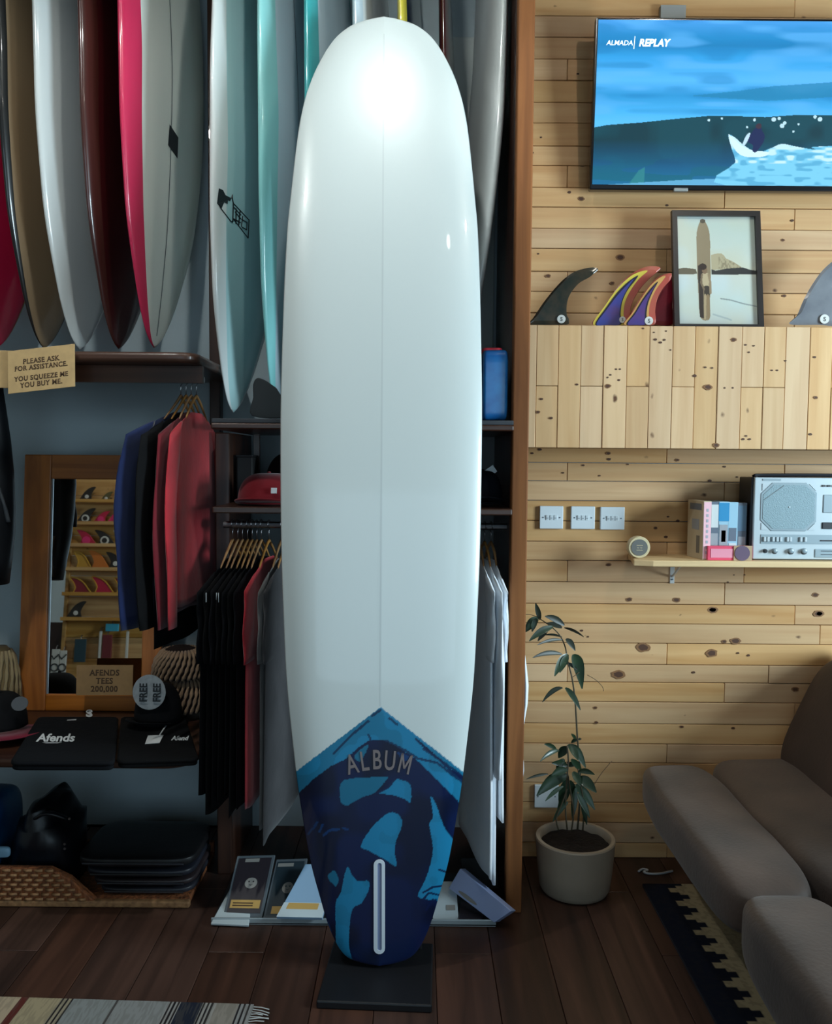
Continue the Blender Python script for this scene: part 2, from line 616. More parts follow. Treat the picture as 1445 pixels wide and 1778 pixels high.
tag(mb.build('wall_front', M_SHELL), kind='structure')
M_WINFRAME = pmat('window_frame_paint', (60, 46, 38), 0.5)
mb = MB()
for y in (WY0 + .03, (WY0 + WY1) / 2, WY1 - .03): mb.box((X1 + .03, y, (WZ0 + WZ1) / 2), (.06, .06, WZ1 - WZ0))
for z in (WZ0 + .03, WZ1 - .03): mb.box((X1 + .03, (WY0 + WY1) / 2, z), (.06, WY1 - WY0, .06))
tag(mb.build('window_1', M_WINFRAME), kind='structure')
mb = MB()
for k in range(4): mb.box((FX0 + .03 + (FX1 - FX0 - .06) * k / 3, YB - .03, (FZ0 + FZ1) / 2), (.06, .06, FZ1 - FZ0))
for z in (FZ0 + .03, FZ1 - .03): mb.box(((FX0 + FX1) / 2, YB - .03, z), (FX1 - FX0, .06, .06))
tag(mb.build('window_2', M_WINFRAME), kind='structure')

# pine planks of the right half of the back wall, one object each
seams = [1497, 1463, 1428, 1393, 1359, 1324, 1291, 1256, 1218, 1184, 1153, 1116, 1082, 1048, 1010, 973, 940, 904, 869, 835, 803, 769, 735, 701, 667, 633, 600,
         569, 543, 506, 471, 431, 396, 359, 325, 287, 253, 213, 177, 139, 102, 64, 27, -10, -48]
zs = [max(P(960, y, WALL_Y).z, 0.0) for y in seams]
zs[0] = 0.0
while zs[-1] < ZC - .09: zs.append(zs[-1] + 0.076)
zs.append(ZC)
PX0, PX1 = 0.345, 2.6
jointpx = [1158, 1258, 1040, 1330]
for i in range(len(zs) - 1):
    cuts = [PX0]
    k = (i * 7) % 5
    first = {0: 1158, 1: 1258, 2: None, 3: 985, 4: 1380}[k]
    x = P(first, seams[min(i, len(seams) - 1)], WALL_Y).x if first else PX0 + 1.1
    if x < PX0 + .1: x = PX0 + .4
    while x < PX1 - .15:
        cuts.append(x); x += 0.62 + 0.35 * random.random()
    cuts.append(PX1)
    for a, b in zip(cuts, cuts[1:]):
        dy = random.uniform(0, 0.003)
        c = ((a + b) / 2, (WALL_Y + dy + PL_Y) / 2, (zs[i] + zs[i + 1]) / 2)
        MB().box(c, (b - a - .0016, PL_Y - WALL_Y - dy, zs[i + 1] - zs[i] - .0022)).build('plank', M_PINE, wall_back, origin=c, bevel=0.0016, seg=1)

# knots seen in the planks: thin irregular discs let into the boards, two tones
M_KNOT_D, M_KNOT_L = pmat('knot_core', (78, 48, 30), .7), pmat('knot_rim', (132, 92, 56), .7)


def knot_discs(items, Y, parent, name, depth=.0035, squash=.72):
    rk = random.Random(21)
    mb = MB()
    for x, y, r in items:
        p = P(x, y, Y); R0 = r * 3.05 / F
        n = 14 if r > 3 else 8
        rot = rk.uniform(-.5, .5)
        ring = lambda k, d, wob: [(p.x + k * R0 * wob[j] * math.cos(2 * math.pi * j / n + rot) * 1.15, Y + d, p.z + k * R0 * wob[j] * math.sin(2 * math.pi * j / n + rot) * squash) for j in range(n)]
        w1 = [rk.uniform(.85, 1.12) for _ in range(n)]
        a, b, c = ring(1, depth, w1), ring(1, -.0003, w1), ring(.66, -.0004, w1)
        big = r > 3.2
        o = len(mb.v)
        mb.v += a + b + c
        for j in range(n):
            j2 = (j + 1) % n
            mb.f += [(o + j, o + j2, o + n + j2, o + n + j), (o + n + j, o + n + j2, o + 2 * n + j2, o + 2 * n + j)]
            mb.m += [1 if big else 0] * 2
        mb.f.append(tuple(o + 2 * n + j for j in range(n))); mb.m.append(0)
    return tag(mb.build(name, [M_KNOT_D, M_KNOT_L], parent), kind='stuff')


z1_ = lambda q: [(860 + x / 2.408, 1040 + y / 2.408, r / 2.408) for x, y, r in q]
z8_ = lambda q: [(900 + x / 2.651, 540 + y / 2.651, r / 2.651) for x, y, r in q]
z7_ = lambda q: [(900 + x / 2.651, y / 2.651, r / 2.651) for x, y, r in q]
knot_discs(z1_([(618, 203, 28), (905, 227, 23), (515, 315, 26), (910, 45, 18), (1352, 62, 20), (1005, 175, 20), (418, 455, 9), (423, 517, 9), (1255, 378, 14), (780, 535, 8), (995, 540, 8), (830, 307, 7), (958, 178, 11), (1016, 226, 5), (1060, 236, 6), (388, 158, 5), (362, 132, 6)])
           + z8_([(415, 655, 10), (418, 682, 8), (733, 686, 9), (882, 781, 8), (505, 706, 5), (375, 758, 5), (300, 710, 6), (510, 1328, 14), (728, 1330, 17), (1368, 1307, 15), (1388, 1393, 19), (895, 1376, 21), (415, 1168, 12), (632, 999, 9), (680, 1040, 8), (735, 966, 8), (690, 947, 6), (950, 717, 6), (1008, 764, 5), (100, 637, 8), (65, 655, 6), (207, 745, 5), (993, 1215, 4), (1043, 1215, 4), (965, 1248, 5)])
           + z7_([(137, 1270, 12), (290, 915, 14), (235, 885, 8), (685, 945, 7), (1218, 1105, 9), (1262, 1015, 7), (1225, 1362, 9), (470, 1185, 18), (66, 703, 6), (275, 340, 6), (432, 1303, 10), (105, 632, 5), (92, 1168, 5)]), WALL_Y, wall_back, 'knots')

# ceiling spots
M_BLACK = pmat('black_metal', (24, 24, 26), 0.45)
M_BULB = pmat('lamp_face', (255, 250, 240), 0.5, emit=30)
for k, (x, y, z, aim, watts, colr, *cone) in enumerate(LAMPS):
    d = (Vector(aim) - Vector((x, y, z))).normalized()
    t = thing('ceiling_spotlight', ['black ceiling spotlight aimed at the nose of the big white longboard', 'black ceiling spotlight over the left board bay',
                                    'black ceiling spotlight over the pine plank wall', 'added black ceiling spotlight nearest the camera, brightening the narrow white board', 'added black ceiling spotlight brightening the fin display behind the camera'][k], 'lamp', (x, y, ZC))
    MB().lathe([(0.05, ZC), (0.05, ZC - .02)], (x, y, 0), 20).build('base', M_BLACK, t)
    MB().tube([(x, y, ZC - .02), (x, y, z + .05)], 0.008).build('stem', M_BLACK, t)
    o = Vector((x, y, z))
    MB().tube([o - d * .10, o - d * .08, o + d * .02], [.03, .05, .06], 20).build('lamp_shade', M_BLACK, t)
    MB().tube([o + d * .021, o + d * .024], .045, 20).build('lamp_face', M_BULB, t)
    l = bpy.data.lights.new('spot', 'SPOT'); l.energy = watts; l.color = colr; l.spot_size = math.radians(cone[0] if cone else 125); l.spot_blend = 0.7; l.shadow_soft_size = 0.04
    lo = bpy.data.objects.new('spot_lamp', l); COL.objects.link(lo)
    lo.location = o + d * .03; lo.rotation_euler = d.to_track_quat('-Z', 'Y').to_euler()

# ------------------------------------------------------------------ the dark wooden display rack
M_DARKWOOD = woodmat('dark_stained_wood', (74, 44, 30), (44, 25, 18), rough=0.38, axis=2, vary=0.1, knots=0, coat=0.15)
M_DARKWOOD_H = woodmat('dark_stained_shelf', (80, 50, 36), (48, 29, 21), rough=0.36, axis=0, vary=0.1, knots=0, coat=0.15)
M_TEAKPOST = woodmat('brown_post', (146, 88, 36), (106, 60, 24), rough=.62, axis=2, vary=.05, knots=0, spec=.2)
M_RUBBER = pmat('grey_shelf_mat', (62, 66, 72), 0.9)
M_CHROME = pmat('steel', (150, 152, 156), 0.3, metal=1.0)
RF = 2.66                                   # front of the rack
rack = thing('display_rack', 'dark stained wooden surfboard rack with shelves and hanging rails along the plaster wall', 'rack', (-0.5, RF, 0))
PLX, PRX = P(364, 700, RF).x, P(905, 700, RF).x
ZPOST = P(364, 590, 2.93).z
ZPOST = P(430, 740, RF - .02).z - .012
MB().box((PLX - .016, 2.93, ZPOST / 2), (.05, .06, ZPOST)).build('post', M_DARKWOOD, rack, bevel=.004)
MB().box((PLX - .005, (2.96 + RB_Y) / 2, ZPOST / 2), (.02, RB_Y - 2.96, ZPOST)).build('side_panel', M_DARKWOOD, rack)
xd = P(374, 500, 3.27).x
MB().box((xd, 3.275, (ZPOST + ZC) / 2), (.04, .05, ZC - ZPOST)).build('post', M_DARKWOOD, rack, bevel=.004)
MB().box((PRX, RF + .025, ZC / 2), (.05, .05, ZC)).build('post', M_TEAKPOST, rack, bevel=.004)
MB().box((PRX - .012, (RF + .05 + RB_Y) / 2, ZC / 2), (.02, RB_Y - RF - .05, ZC)).build('side_panel', M_DARKWOOD, rack)


def roundshelf(xa, xb_, yf, yb, z0, z1, r=.06):
    pts = [(xa, yf), (xb_ - r, yf)] + [(xb_ - r + r * math.sin(a), yf + r - r * math.cos(a)) for a in np.linspace(.15, math.pi / 2, 8)] + [(xb_, yb), (xa, yb)]
    return MB().prism(pts, lambda a, b, d: (a, b, d), z0, z1)


SXA = -1.75
ZU = P(180, 621, RF - .02).z
up = roundshelf(SXA, PLX - .028, RF - .05, RB_Y, ZU - .016, ZU + .016).build('upper_shelf', M_DARKWOOD_H, rack, bevel=.012, seg=4, smooth=True)
MB().box(((SXA + PLX - .03) / 2, RF + .045, ZU - .043), (PLX - .03 - SXA, .022, .052)).build('shelf_apron', M_DARKWOOD_H, rack)
ZL = P(180, 1324, RF - .11).z
roundshelf(SXA, PLX - .03, RF - .11, RB_Y, ZL - .02, ZL + .006, .09).build('lower_shelf', M_DARKWOOD_H, rack, bevel=.008, seg=3, smooth=True)
ZM = P(430, 740, RF - .02).z
XA, XB = PLX + .010, PRX - .024
MB().box(((XA + XB) / 2, (RF - .03 + RB_Y) / 2, ZM), (XB - XA, RB_Y - RF + .03, .018)).build('middle_shelf', M_DARKWOOD_H, rack, bevel=.004)
MB().box(((XA + XB) / 2, (RF - .02 + RB_Y) / 2, ZM + .0165), (XB - XA, RB_Y - RF + .02, .014)).build('shelf_mat', M_RUBBER, rack, bevel=.003)
ZC2 = P(430, 886, RF - .02).z
MB().box(((XA + XB) / 2, (RF - .02 + RB_Y) / 2, ZC2), (XB - XA, RB_Y - RF + .02, .02)).build('cap_shelf', M_DARKWOOD_H, rack, bevel=.004)
# small upright inside the left end of the cap shelf
MB().box((XA + .05, 3.12, (ZM + ZC2) / 2), (.02, .02, ZM - ZC2 - .02)).build('divider', M_DARKWOOD, rack)
ZR1 = P(330, 660, 2.80).z
MB().tube([(SXA, 2.80, ZR1), (PLX - .05, 2.80, ZR1)], .011, 12).build('hanging_rail', M_CHROME, rack)
ZR2 = P(430, 911, 2.80).z
MB().tube([(XA, 2.80, ZR2), (XB, 2.80, ZR2)], .011, 12).build('hanging_rail', M_CHROME, rack)
# dark plinth panel low on the wall of the left bay
zb = P(250, 1447, RB_Y - .02).z
MB().box(((SXA + PLX) / 2, RB_Y - .012, zb / 2), (PLX - SXA, .024, zb)).build('back_panel', M_DARKWOOD_H, rack)
# ------------------------------------------------------------------ the big longboard
M_BOARD = vmat('gloss_resin', 0.32, coat=0.55, coat_rough=0.04, spec=0.4)
TAIL = P(658, 1716, 2.32); TAIL.z = max(TAIL.z, 0.03)
NOSE = P(667, 30, 2.70)
rows = [(28, 0), (29, 35), (31, 59), (34, 81), (38, 103), (47, 134), (60, 165), (86, 204), (100, 220), (120, 240), (144, 259), (180, 280), (219, 295), (288, 312), (346, 324), (400, 334), (560, 347), (750, 354), (900, 352), (1000, 348), (1100, 340),
        (1200, 330), (1340, 302), (1390, 290), (1460, 269), (1533, 243), (1600, 207), (1645, 180), (1680, 150), (1700, 122), (1710, 92), (1716, 50), (1718, 0)]
BL = (NOSE - TAIL).length
ez = (NOSE - TAIL).normalized()
ex = Vector((1, 0, 0)); ex = (ex - ez * ex.dot(ez)).normalized()
ey = ez.cross(ex)                            # towards the wall


def rocker(s):
    """offset of the bottom towards the wall"""
    return -0.075 * (1 - ((2 * s - 1.0) ** 2)) + 0.085 * max(0, (s - .72) / .28) ** 2.2 * 0 + 0.0


def bcentre(s):
    return TAIL + ez * (BL * s) + ey * rocker(s)


S = np.concatenate([1 - np.cos(np.linspace(0, math.pi / 2, 14)), []]) * 0.012
S = np.concatenate([S, np.linspace(.0135, .31, 300), np.linspace(.316, .95, 90), .95 + .05 * np.sin(np.linspace(.1, math.pi / 2, 24))])
prow, pwid = [r[0] for r in rows], [r[1] for r in rows]
ys_c = []
for s in S:
    ys_c.append(proj(bcentre(s)))
ys_c = np.array(ys_c)
# rows of the outline are spread between the projected ends of the board
yp = ys_c[:, 1]
yn = 28 + (yp - yp.min()) / (yp.max() - yp.min()) * (1718 - 28)
HW = np.sqrt(np.maximum(interp_smooth(prow, [q * q for q in pwid], yn), 0)) / 2 * ys_c[:, 2] / F
TH = np.interp(S, [0, .03, .12, .4, .8, .95, 1], [.012, .022, .05, .072, .06, .03, .010])
NBOT, NDECK = 176, 28
ang = np.concatenate([np.linspace(-1, 1, NBOT), np.linspace(1, -1, NDECK + 2)[1:-1]])
V, Fc = [], []
nr = len(ang)


def section(i):
    w, t, c = max(HW[i], .0005), TH[i], bcentre(S[i])
    out = []
    for j in range(nr):
        a = ang[j]
        if j < NBOT:
            x = a; y = t * 0.42 * (abs(a) ** 6.0) * 1.0 - 0.004 * (1 - abs(a))
        else:
            x = a; y = t * (0.42 + 0.58 * (1 - abs(a) ** 2.6))
            if abs(a) > .92: y = t * (0.42 + (0.42 + .58 * (1 - .92 ** 2.6) - .42) * (1 - (abs(a) - .92) / .08) ** .5)
        out.append(c + ex * (x * w) + ey * y)
    return out


bboard = MB().loft([section(i) for i in range(len(S))])
longboard = thing('longboard', 'big white longboard with a marbled blue tail leaning upright on a black floor stand', 'surfboard', TAIL)
hull = bboard.build('hull', M_BOARD, longboard, smooth='all')

# marbled blue colours of the tail
pc = Canvas(700, 1060, (208, 217, 216))
px = lambda *pts: [((x - 490) / 350, (y - 1210) / 530) for x, y in pts]
TEAL, TEAL2, NAVY, DEEP, MID = (30, 124, 166), (24, 104, 136), (8, 26, 66), (6, 16, 38), (10, 54, 104)
pc.poly(px((661, 1228), (820, 1352), (860, 1800), (450, 1800), (500, 1350)), TEAL)
n1, n2 = pc.noise(3, 9, 14), pc.noise(5, 24, 30)
tailmask = pc.inside(px((661, 1228), (820, 1352), (860, 1800), (450, 1800), (500, 1350))).astype(float)
pc.paint(tailmask * (n1 > .55), TEAL2, .6)
# dark veins along the upper band
for ln in ([(661, 1233), (646, 1243)], [(676, 1247), (690, 1258)], [(640, 1252), (612, 1275), (580, 1308)], [(722, 1283), (757, 1314), (800, 1345)], [(640, 1276), (645, 1288), (672, 1287), (702, 1302), (726, 1317), (760, 1325), (785, 1345), (806, 1360)],
           [(735, 1300), (762, 1318), (790, 1345), (806, 1352)]):
    pc.line(px(*smoothline([(a, b, 0) for a, b in ln], 5)) if False else px(*ln), .006, NAVY, .85, aspect=350 / 530)
pc.poly(px(*smoothpoly([(722, 1283), (740, 1296), (758, 1313), (745, 1306)], 5)), NAVY)
pc.poly(px(*smoothpoly([(780, 1335), (812, 1352), (812, 1362), (792, 1346)], 5)), NAVY)
# navy body
body = [(505, 1392), (520, 1376), (545, 1352), (575, 1330), (600, 1318), (622, 1298), (640, 1286), (665, 1285), (690, 1297), (720, 1316), (735, 1330), (770, 1365), (800, 1395), (815, 1415), (860, 1800), (450, 1800)]
pc.poly(px(*body), NAVY)
bm_ = pc.inside(px(*body)).astype(float)
pc.paint(bm_ * np.clip((n1 - .45) * 4, 0, 1), DEEP, .75)
pc.poly(px(*smoothpoly([(615, 1312), (638, 1293), (636, 1305), (625, 1322)], 4)), TEAL2)
pc.poly(px(*smoothpoly([(690, 1306), (708, 1312), (716, 1318), (700, 1320)], 4)), MID)
for pl, colr in [([(592, 1360), (610, 1352), (640, 1350), (672, 1349), (668, 1358), (650, 1377), (630, 1384), (610, 1395), (601, 1399), (591, 1390)], TEAL2),
                 ([(684, 1354), (700, 1355), (713, 1364), (713, 1392), (702, 1387), (680, 1380), (656, 1378), (672, 1368)], TEAL),
                 ([(672, 1413), (688, 1412), (698, 1424), (696, 1440), (688, 1460), (686, 1482), (688, 1504), (668, 1492), (640, 1477), (627, 1468), (645, 1438)], TEAL),
                 ([(748, 1384), (757, 1396), (766, 1422), (774, 1440), (792, 1465), (798, 1490), (790, 1510), (775, 1560), (745, 1562), (726, 1556), (735, 1535), (745, 1510), (752, 1475), (746, 1432), (752, 1418)], TEAL),
                 ([(604, 1505), (612, 1520), (622, 1530), (640, 1530), (640, 1546), (628, 1568), (614, 1576), (608, 1600), (606, 1640), (611, 1670), (602, 1697), (594, 1694), (584, 1655), (583, 1610), (583, 1568), (592, 1550), (598, 1520)], TEAL),
                 ([(569, 1522), (580, 1512), (588, 1526), (584, 1538), (578, 1535)], TEAL2),
                 ([(556, 1588), (572, 1604), (580, 1640), (588, 1670), (584, 1675), (566, 1625)], MID)]:
    sp = px(*smoothpoly(pl, 6))
    pc.poly(sp, colr)
    mk_ = pc.inside(sp).astype(float)
    pc.paint(mk_ * (n2 > .6), TEAL2, .35)
for ln in ([(762, 1510), (775, 1514), (788, 1515)], [(735, 1550), (752, 1540), (780, 1536)], [(735, 1562), (745, 1550), (770, 1556)], [(740, 1580), (752, 1562), (766, 1572), (757, 1600)], [(757, 1562), (760, 1600)],
           [(688, 1350), (676, 1366), (650, 1380)]):
    pc.line(px(*ln), .005, NAVY, .95, aspect=350 / 530)
for ln in ([(535, 1448), (545, 1437), (551, 1428)], [(555, 1444), (560, 1432)], [(562, 1450), (574, 1441), (588, 1440)], [(596, 1438), (604, 1440)]):
    pc.line(px(*ln), .006, MID, .9, aspect=350 / 530)
arr = np.array([tuple(v) for v in bboard.v])
rel = arr - np.array(EYE)
zz = rel @ np.array(_f)
vx = CX + F * (rel @ np.array(_r)) / zz
vy = CY - F * (rel @ np.array(_u)) / zz
iu = np.clip(((vx - 490) / 350 * pc.w).astype(int), 0, pc.w - 1)
iv = np.clip(((vy - 1210) / 530 * pc.h).astype(int), 0, pc.h - 1)
cols = pc.a[iv, iu]
cols[vy < 1214] = np.array(srgb(208, 217, 216)[:3])
at = hull.data.color_attributes.new('Col', 'FLOAT_COLOR', 'POINT')
at.data.foreach_set('color', np.concatenate([cols, np.ones((len(cols), 1))], 1).astype(np.float32).ravel())


def on_board(x, y, lift=.0012):
    """point of the board's bottom at photo position, lifted off the surface"""
    s = 0.5
    for _ in range(12):
        q = proj(bcentre(s)); s2 = s + .001; q2 = proj(bcentre(s2))
        s = min(1, max(0, s + (y - q[1]) / (q2[1] - q[1]) * .001))
    c = bcentre(s); q = proj(c)
    w = float(np.interp(s, S, HW)); t = float(np.interp(s, S, TH))
    xo = (x - q[0]) * q[2] / F
    a = xo / w
    return c + ex * xo + ey * (t * 0.42 * (abs(a) ** 6) - .004 * (1 - abs(a)) - lift)


M_STRINGER = pmat('stringer_line', (196, 205, 205), 0.4, coat=.4)
pts = [on_board(667 - (y - 30) * .0056, y, .0002) for y in np.linspace(60, 1226, 60)]
mb = MB(); v = []
for p in pts: v += [p - ex * .0022, p + ex * .0022]
mb.add(v, [(2 * i, 2 * i + 1, 2 * i + 3, 2 * i + 2) for i in range(len(pts) - 1)])
tag(mb.build('stringer', M_STRINGER, longboard, smooth='all'), 'thin grey centre line')
# centre fin box: white rim round a grey slot
M_FINRIM = pmat('white_plastic', (214, 224, 232), 0.45, coat=.3)
M_FINSLOT = pmat('grey_slot', (120, 134, 168), 0.6)


def capsule(x, y0, y1, r, lift, n=10):
    out = []
    for a in np.linspace(math.pi, 2 * math.pi, n): out.append((x + r * math.cos(a), y0 + r + r * math.sin(a)))
    for a in np.linspace(0, math.pi, n): out.append((x + r * math.cos(a) - 0, y1 - r + r * math.sin(a)))
    return [(a, b) for a, b in out]


outer, inner = capsule(659, 1491, 1655, 9.8, 0), capsule(659.5, 1497, 1649, 3.6, 0)
mb = MB(); n = len(outer)
v = [on_board(a, b, -.001) for a, b in outer] + [on_board(a, b, .003) for a, b in outer] + [on_board(a, b, .003) for a, b in inner] + [on_board(a, b, .0005) for a, b in inner]
f = []
for k in range(3): f += [(k * n + i, k * n + (i + 1) % n, (k + 1) * n + (i + 1) % n, (k + 1) * n + i) for i in range(n)]
mb.add(v, f)
tag(mb.build('fin_box', M_FINRIM, longboard, smooth=True), 'white rim of the fin slot')
mb = MB().add([on_board(a, b, .0008) for a, b in inner], [tuple(range(n))])
mb.build('fin_slot', M_FINSLOT, longboard)
# arched lettering
M_LOGO = pmat('grey_lettering', (122, 112, 112), 0.5)
mb = MB()
for ch, x, y, rot in (('A', 615, 1342, 14), ('L', 635, 1337, 8), ('B', 655, 1334.5, 1), ('U', 676, 1336, -5), ('M', 700, 1342, -13)):
    r = math.radians(rot)
    fn_ = lambda a, b, x=x, y=y, r=r: on_board(x + a * .62 * math.cos(r) - b * math.sin(r), y - b * math.cos(r) - a * .62 * math.sin(r), .0016)
    if ch == 'M':
        for q in ([(-16, 0), (-10.5, 0), (-10.5, 34), (-16, 34)], [(10.5, 0), (16, 0), (16, 34), (10.5, 34)], [(-16, 34), (-10.5, 34), (2.5, 8), (-2.5, 8)], [(16, 34), (10.5, 34), (-2.5, 8), (2.5, 8)]):
            mb.add([fn_(a, b) for a, b in q], [(0, 1, 2, 3)])
        continue
    add_text(mb, ch, 48, fn_, bold=.012)
tag(mb.build('logo_lettering', M_LOGO, longboard), 'arched grey capital letters')
# black floor stand
M_STAND = pmat('black_stand', (16, 17, 22), 0.5, noise=.2)
stand = thing('floor_stand', 'black floor stand under the tail of the big longboard', 'stand', (TAIL.x, 2.35, 0))
a, b_, c_, d_ = PZ(549, 1752, 0), PZ(750, 1760, 0), PZ(752, 1650, 0), PZ(580, 1645, 0)
poly = [(p.x, p.y) for p in (a, b_, c_, d_)]
MB().prism(poly, lambda x, y, z: (x, y, z), 0.0, .022).build('base_plate', M_STAND, stand, bevel=.004)
MB().box((TAIL.x, TAIL.y + .10, .05), (.24, .016, .06)).build('back_stop', M_STAND, stand, bevel=.004)

# ------------------------------------------------------------------ boards in the rack
SHAPES = {  # half-width fractions and thickness along the board, from the end that stands on the shelf
    'fish': ([0, .01, .05, .15, .3, .45, .6, .75, .88, .96, 1], [0, .10, .30, .60, .86, .98, 1, .93, .72, .42, 0]),
    'short': ([0, .006, .03, .1, .25, .42, .6, .78, .9, .97, 1], [0, .08, .24, .50, .84, .985, 1, .88, .66, .46, .3]),
    'long': ([0, .01, .04, .12, .28, .5, .75, .9, .97, 1], [0, .16, .38, .68, .92, 1, .95, .78, .5, 0]),
}


def rack_board(label, tip, Yt, yaw, L, W, T, mats, shape='short', rail=.86, lean=0.0, stringer=None, rocker_=.05, name='surfboard', group=None, roll=0.0, both=True):
    """stands on the tip at photo point tip in depth Yt; yaw turns its width; the bottom (-y) is the visible face"""
    base = P(tip[0], tip[1], Yt)
    root = thing(name, label, 'surfboard', base, group)
    E = Euler((0, roll, 0)).to_matrix()
    R = Matrix.Rotation(math.radians(yaw), 3, 'Z') @ Matrix.Rotation(lean, 3, 'X') @ E
    ss, ff = SHAPES[shape]
    s = np.concatenate([np.linspace(0, .06, 10)[:-1], np.linspace(.06, 1, 44)])
    hw = interp_smooth(ss, ff, s) * W / 2
    th = np.interp(s, [0, .05, .2, .5, .85, 1], [.005, .018, .7 * T, T, .6 * T, .012])
    N = 40
    rings, cls = [], []
    for i in range(len(s)):
        yc = rocker_ * (2 * s[i] - 1) ** 2
        ring = []
        for j in range(N):
            w = 2 * math.pi * (j + .5) / N
            cx_, sy = math.cos(w), math.sin(w)
            x = math.copysign(abs(cx_) ** .62, cx_) * max(hw[i], .001)
            y = math.copysign(abs(sy) ** .9, sy) * th[i] / 2
            ring.append(base + R @ Vector((x, y + yc, s[i] * L)))
        rings.append(ring)
    mbd = MB().loft(rings)
    # classify faces round the section
    k = 0
    for i in range(len(s) - 1):
        for j in range(N):
            w = 2 * math.pi * (j + 1) / N
            a = abs(math.cos(w)) ** .62
            mbd.m[k] = 2 if (a > rail and (both or math.cos(w) < 0)) else (0 if math.sin(w) < 0 else 1)
            k += 1
    hull = mbd.build('hull', mats, root, smooth='all')

    def at(u, z, lift=.001):
        """u in -1..1 across the visible face, z in metres up"""
        q = z / L
        w = float(np.interp(q, s, hw)); t = float(np.interp(q, s, th))
        c = max(-1, min(1, u)); cc = abs(c) ** (1 / .62)
        y = -(max(0, 1 - cc * cc) ** .5) ** .9 * t / 2
        return base + R @ Vector((u * w, y + rocker_ * (2 * q - 1) ** 2 - lift, z))
    if stringer:
        mb = MB(); v = []
        zz_ = np.linspace(.04, L * .97, 40)
        for z in zz_:
            w = float(np.interp(z / L, s, hw)) + 1e-4
            v += [at(-.0022 / w, z), at(.0022 / w, z)]
        mb.add(v, [(2 * i, 2 * i + 1, 2 * i + 3, 2 * i + 2) for i in range(len(zz_) - 1)])
        mb.build('stringer', stringer, root)
    return root, at


def bm(name, rgb, rgb2=None, rough=.28, nscale=2.0, stretch=(1, 1, .4)):
    return pmat(name, rgb, rough, coat=.6, coat_rough=.06, rgb2=rgb2 or [v * .95 for v in rgb], nscale=nscale, stretch=stretch)


B_WHITE = bm('board_white', (222, 226, 224))
B_CREAM = bm('board_cream', (236, 238, 228))
B_PINK = bm('board_pink_rail', (226, 52, 96), (206, 44, 84))
B_RED = bm('board_dark_red', (70, 14, 18), (44, 8, 12))
B_BROWN = bm('board_brown_rail', (78, 38, 32), (58, 26, 22))
B_TAN = bm('board_tan', (164, 142, 112), (128, 104, 78))
B_BLACK = bm('board_black_rail', (24, 24, 24))
B_HOTPINK = bm('board_hot_pink', (206, 30, 78), (176, 24, 60))
B_YELLOW = bm('board_yellow', (206, 190, 70))
B_NAVY = bm('board_navy', (12, 26, 56))
B_WHITE_SHADE = bm('board_pale_teal', (182, 212, 212), (158, 198, 200))  # face of a white board, its teal shading put into the colour
B_TEALD = bm('board_deep_teal', (14, 74, 80))
B_AQUA = bm('board_aqua', (150, 214, 212), (130, 200, 200))
B_AQUA2 = bm('board_teal_rail', (64, 170, 172), (50, 150, 156))
B_ICE = bm('board_ice', (196, 212, 220))
B_GREY = bm('board_grey', (190, 198, 196), rough=.5)
M_INK = pmat('black_ink', (26, 30, 34), .5)
M_STR = pmat('dark_stringer', (90, 100, 104), .5)

YB_ = 3.02
GL = 'surfboards in the left bay of the rack'
ztop = ZU + .016
tipY = lambda y0: y0
e1, at1 = rack_board('white surfboard with a thick pink rail and black square logo', (290, 603), YB_, 75.5, 1.86, .53, .058, [B_CREAM, B_CREAM, B_PINK], 'short', rail=.66, stringer=M_STR, group=GL, both=False)
rack_board('glossy dark red surfboard with a brown rail, second from the dark left post', (228, 605), YB_, 75.5, 1.86, .53, .062, [B_RED, B_RED, B_BROWN], 'short', rail=.74, group=GL)
rack_board('plain white surfboard between the tan and the dark red board', (160, 606), YB_, 75, 1.90, .54, .062, [B_WHITE, B_WHITE, B_WHITE], 'short', group=GL)
rack_board('tan surfboard with a black rail, left of the plain white board', (98, 604), YB_, 75.5, 1.86, .52, .06, [B_TAN, B_TAN, B_BLACK], 'short', rail=.93, group=GL)
rack_board('hot pink surfboard with a yellow rail at the left picture edge', (20, 600), YB_, 75.5, 1.80, .50, .055, [B_HOTPINK, B_HOTPINK, B_YELLOW], 'fish', rail=.9, group=GL)
GM = 'surfboards in the middle bay of the rack'
MY = 3.01
r6, at6 = rack_board('pale teal and white surfboard with a black hand logo, first right of the dark post', (428, 716), MY, 75, 1.66, .53, .062, [B_WHITE_SHADE, B_WHITE_SHADE, B_WHITE], 'short', rail=.80, group=GM, lean=math.radians(1.0))
r7, _ = rack_board('ice white surfboard with an aqua rail, second right of the dark post', (505, 716), MY, 77, 1.85, .52, .062, [B_ICE, B_ICE, B_AQUA], 'short', rail=.70, stringer=M_STR, group=GM)
r8, _ = rack_board('ice white surfboard with a teal rail half hidden behind the big longboard', (578, 716), MY, 77, 1.85, .52, .062, [B_ICE, B_ICE, B_AQUA2], 'short', rail=.72, group=GM)
r9, _ = rack_board('white surfboard peeking out above the top left of the big longboard', (648, 716), MY, 79, 1.9, .50, .062, [B_WHITE, B_WHITE, B_ICE], 'long', group=GM)
r10, _ = rack_board('navy surfboard with a yellow rail peeking out above the longboard nose', (712, 716), MY, 82, 1.9, .48, .055, [B_NAVY, B_NAVY, B_YELLOW], 'long', rail=.84, group=GM)
r11, _ = rack_board('dark brown surfboard just right of the longboard nose', (772, 716), MY, 85, 1.9, .44, .05, [B_BLACK, B_BLACK, B_RED], 'long', group=GM)
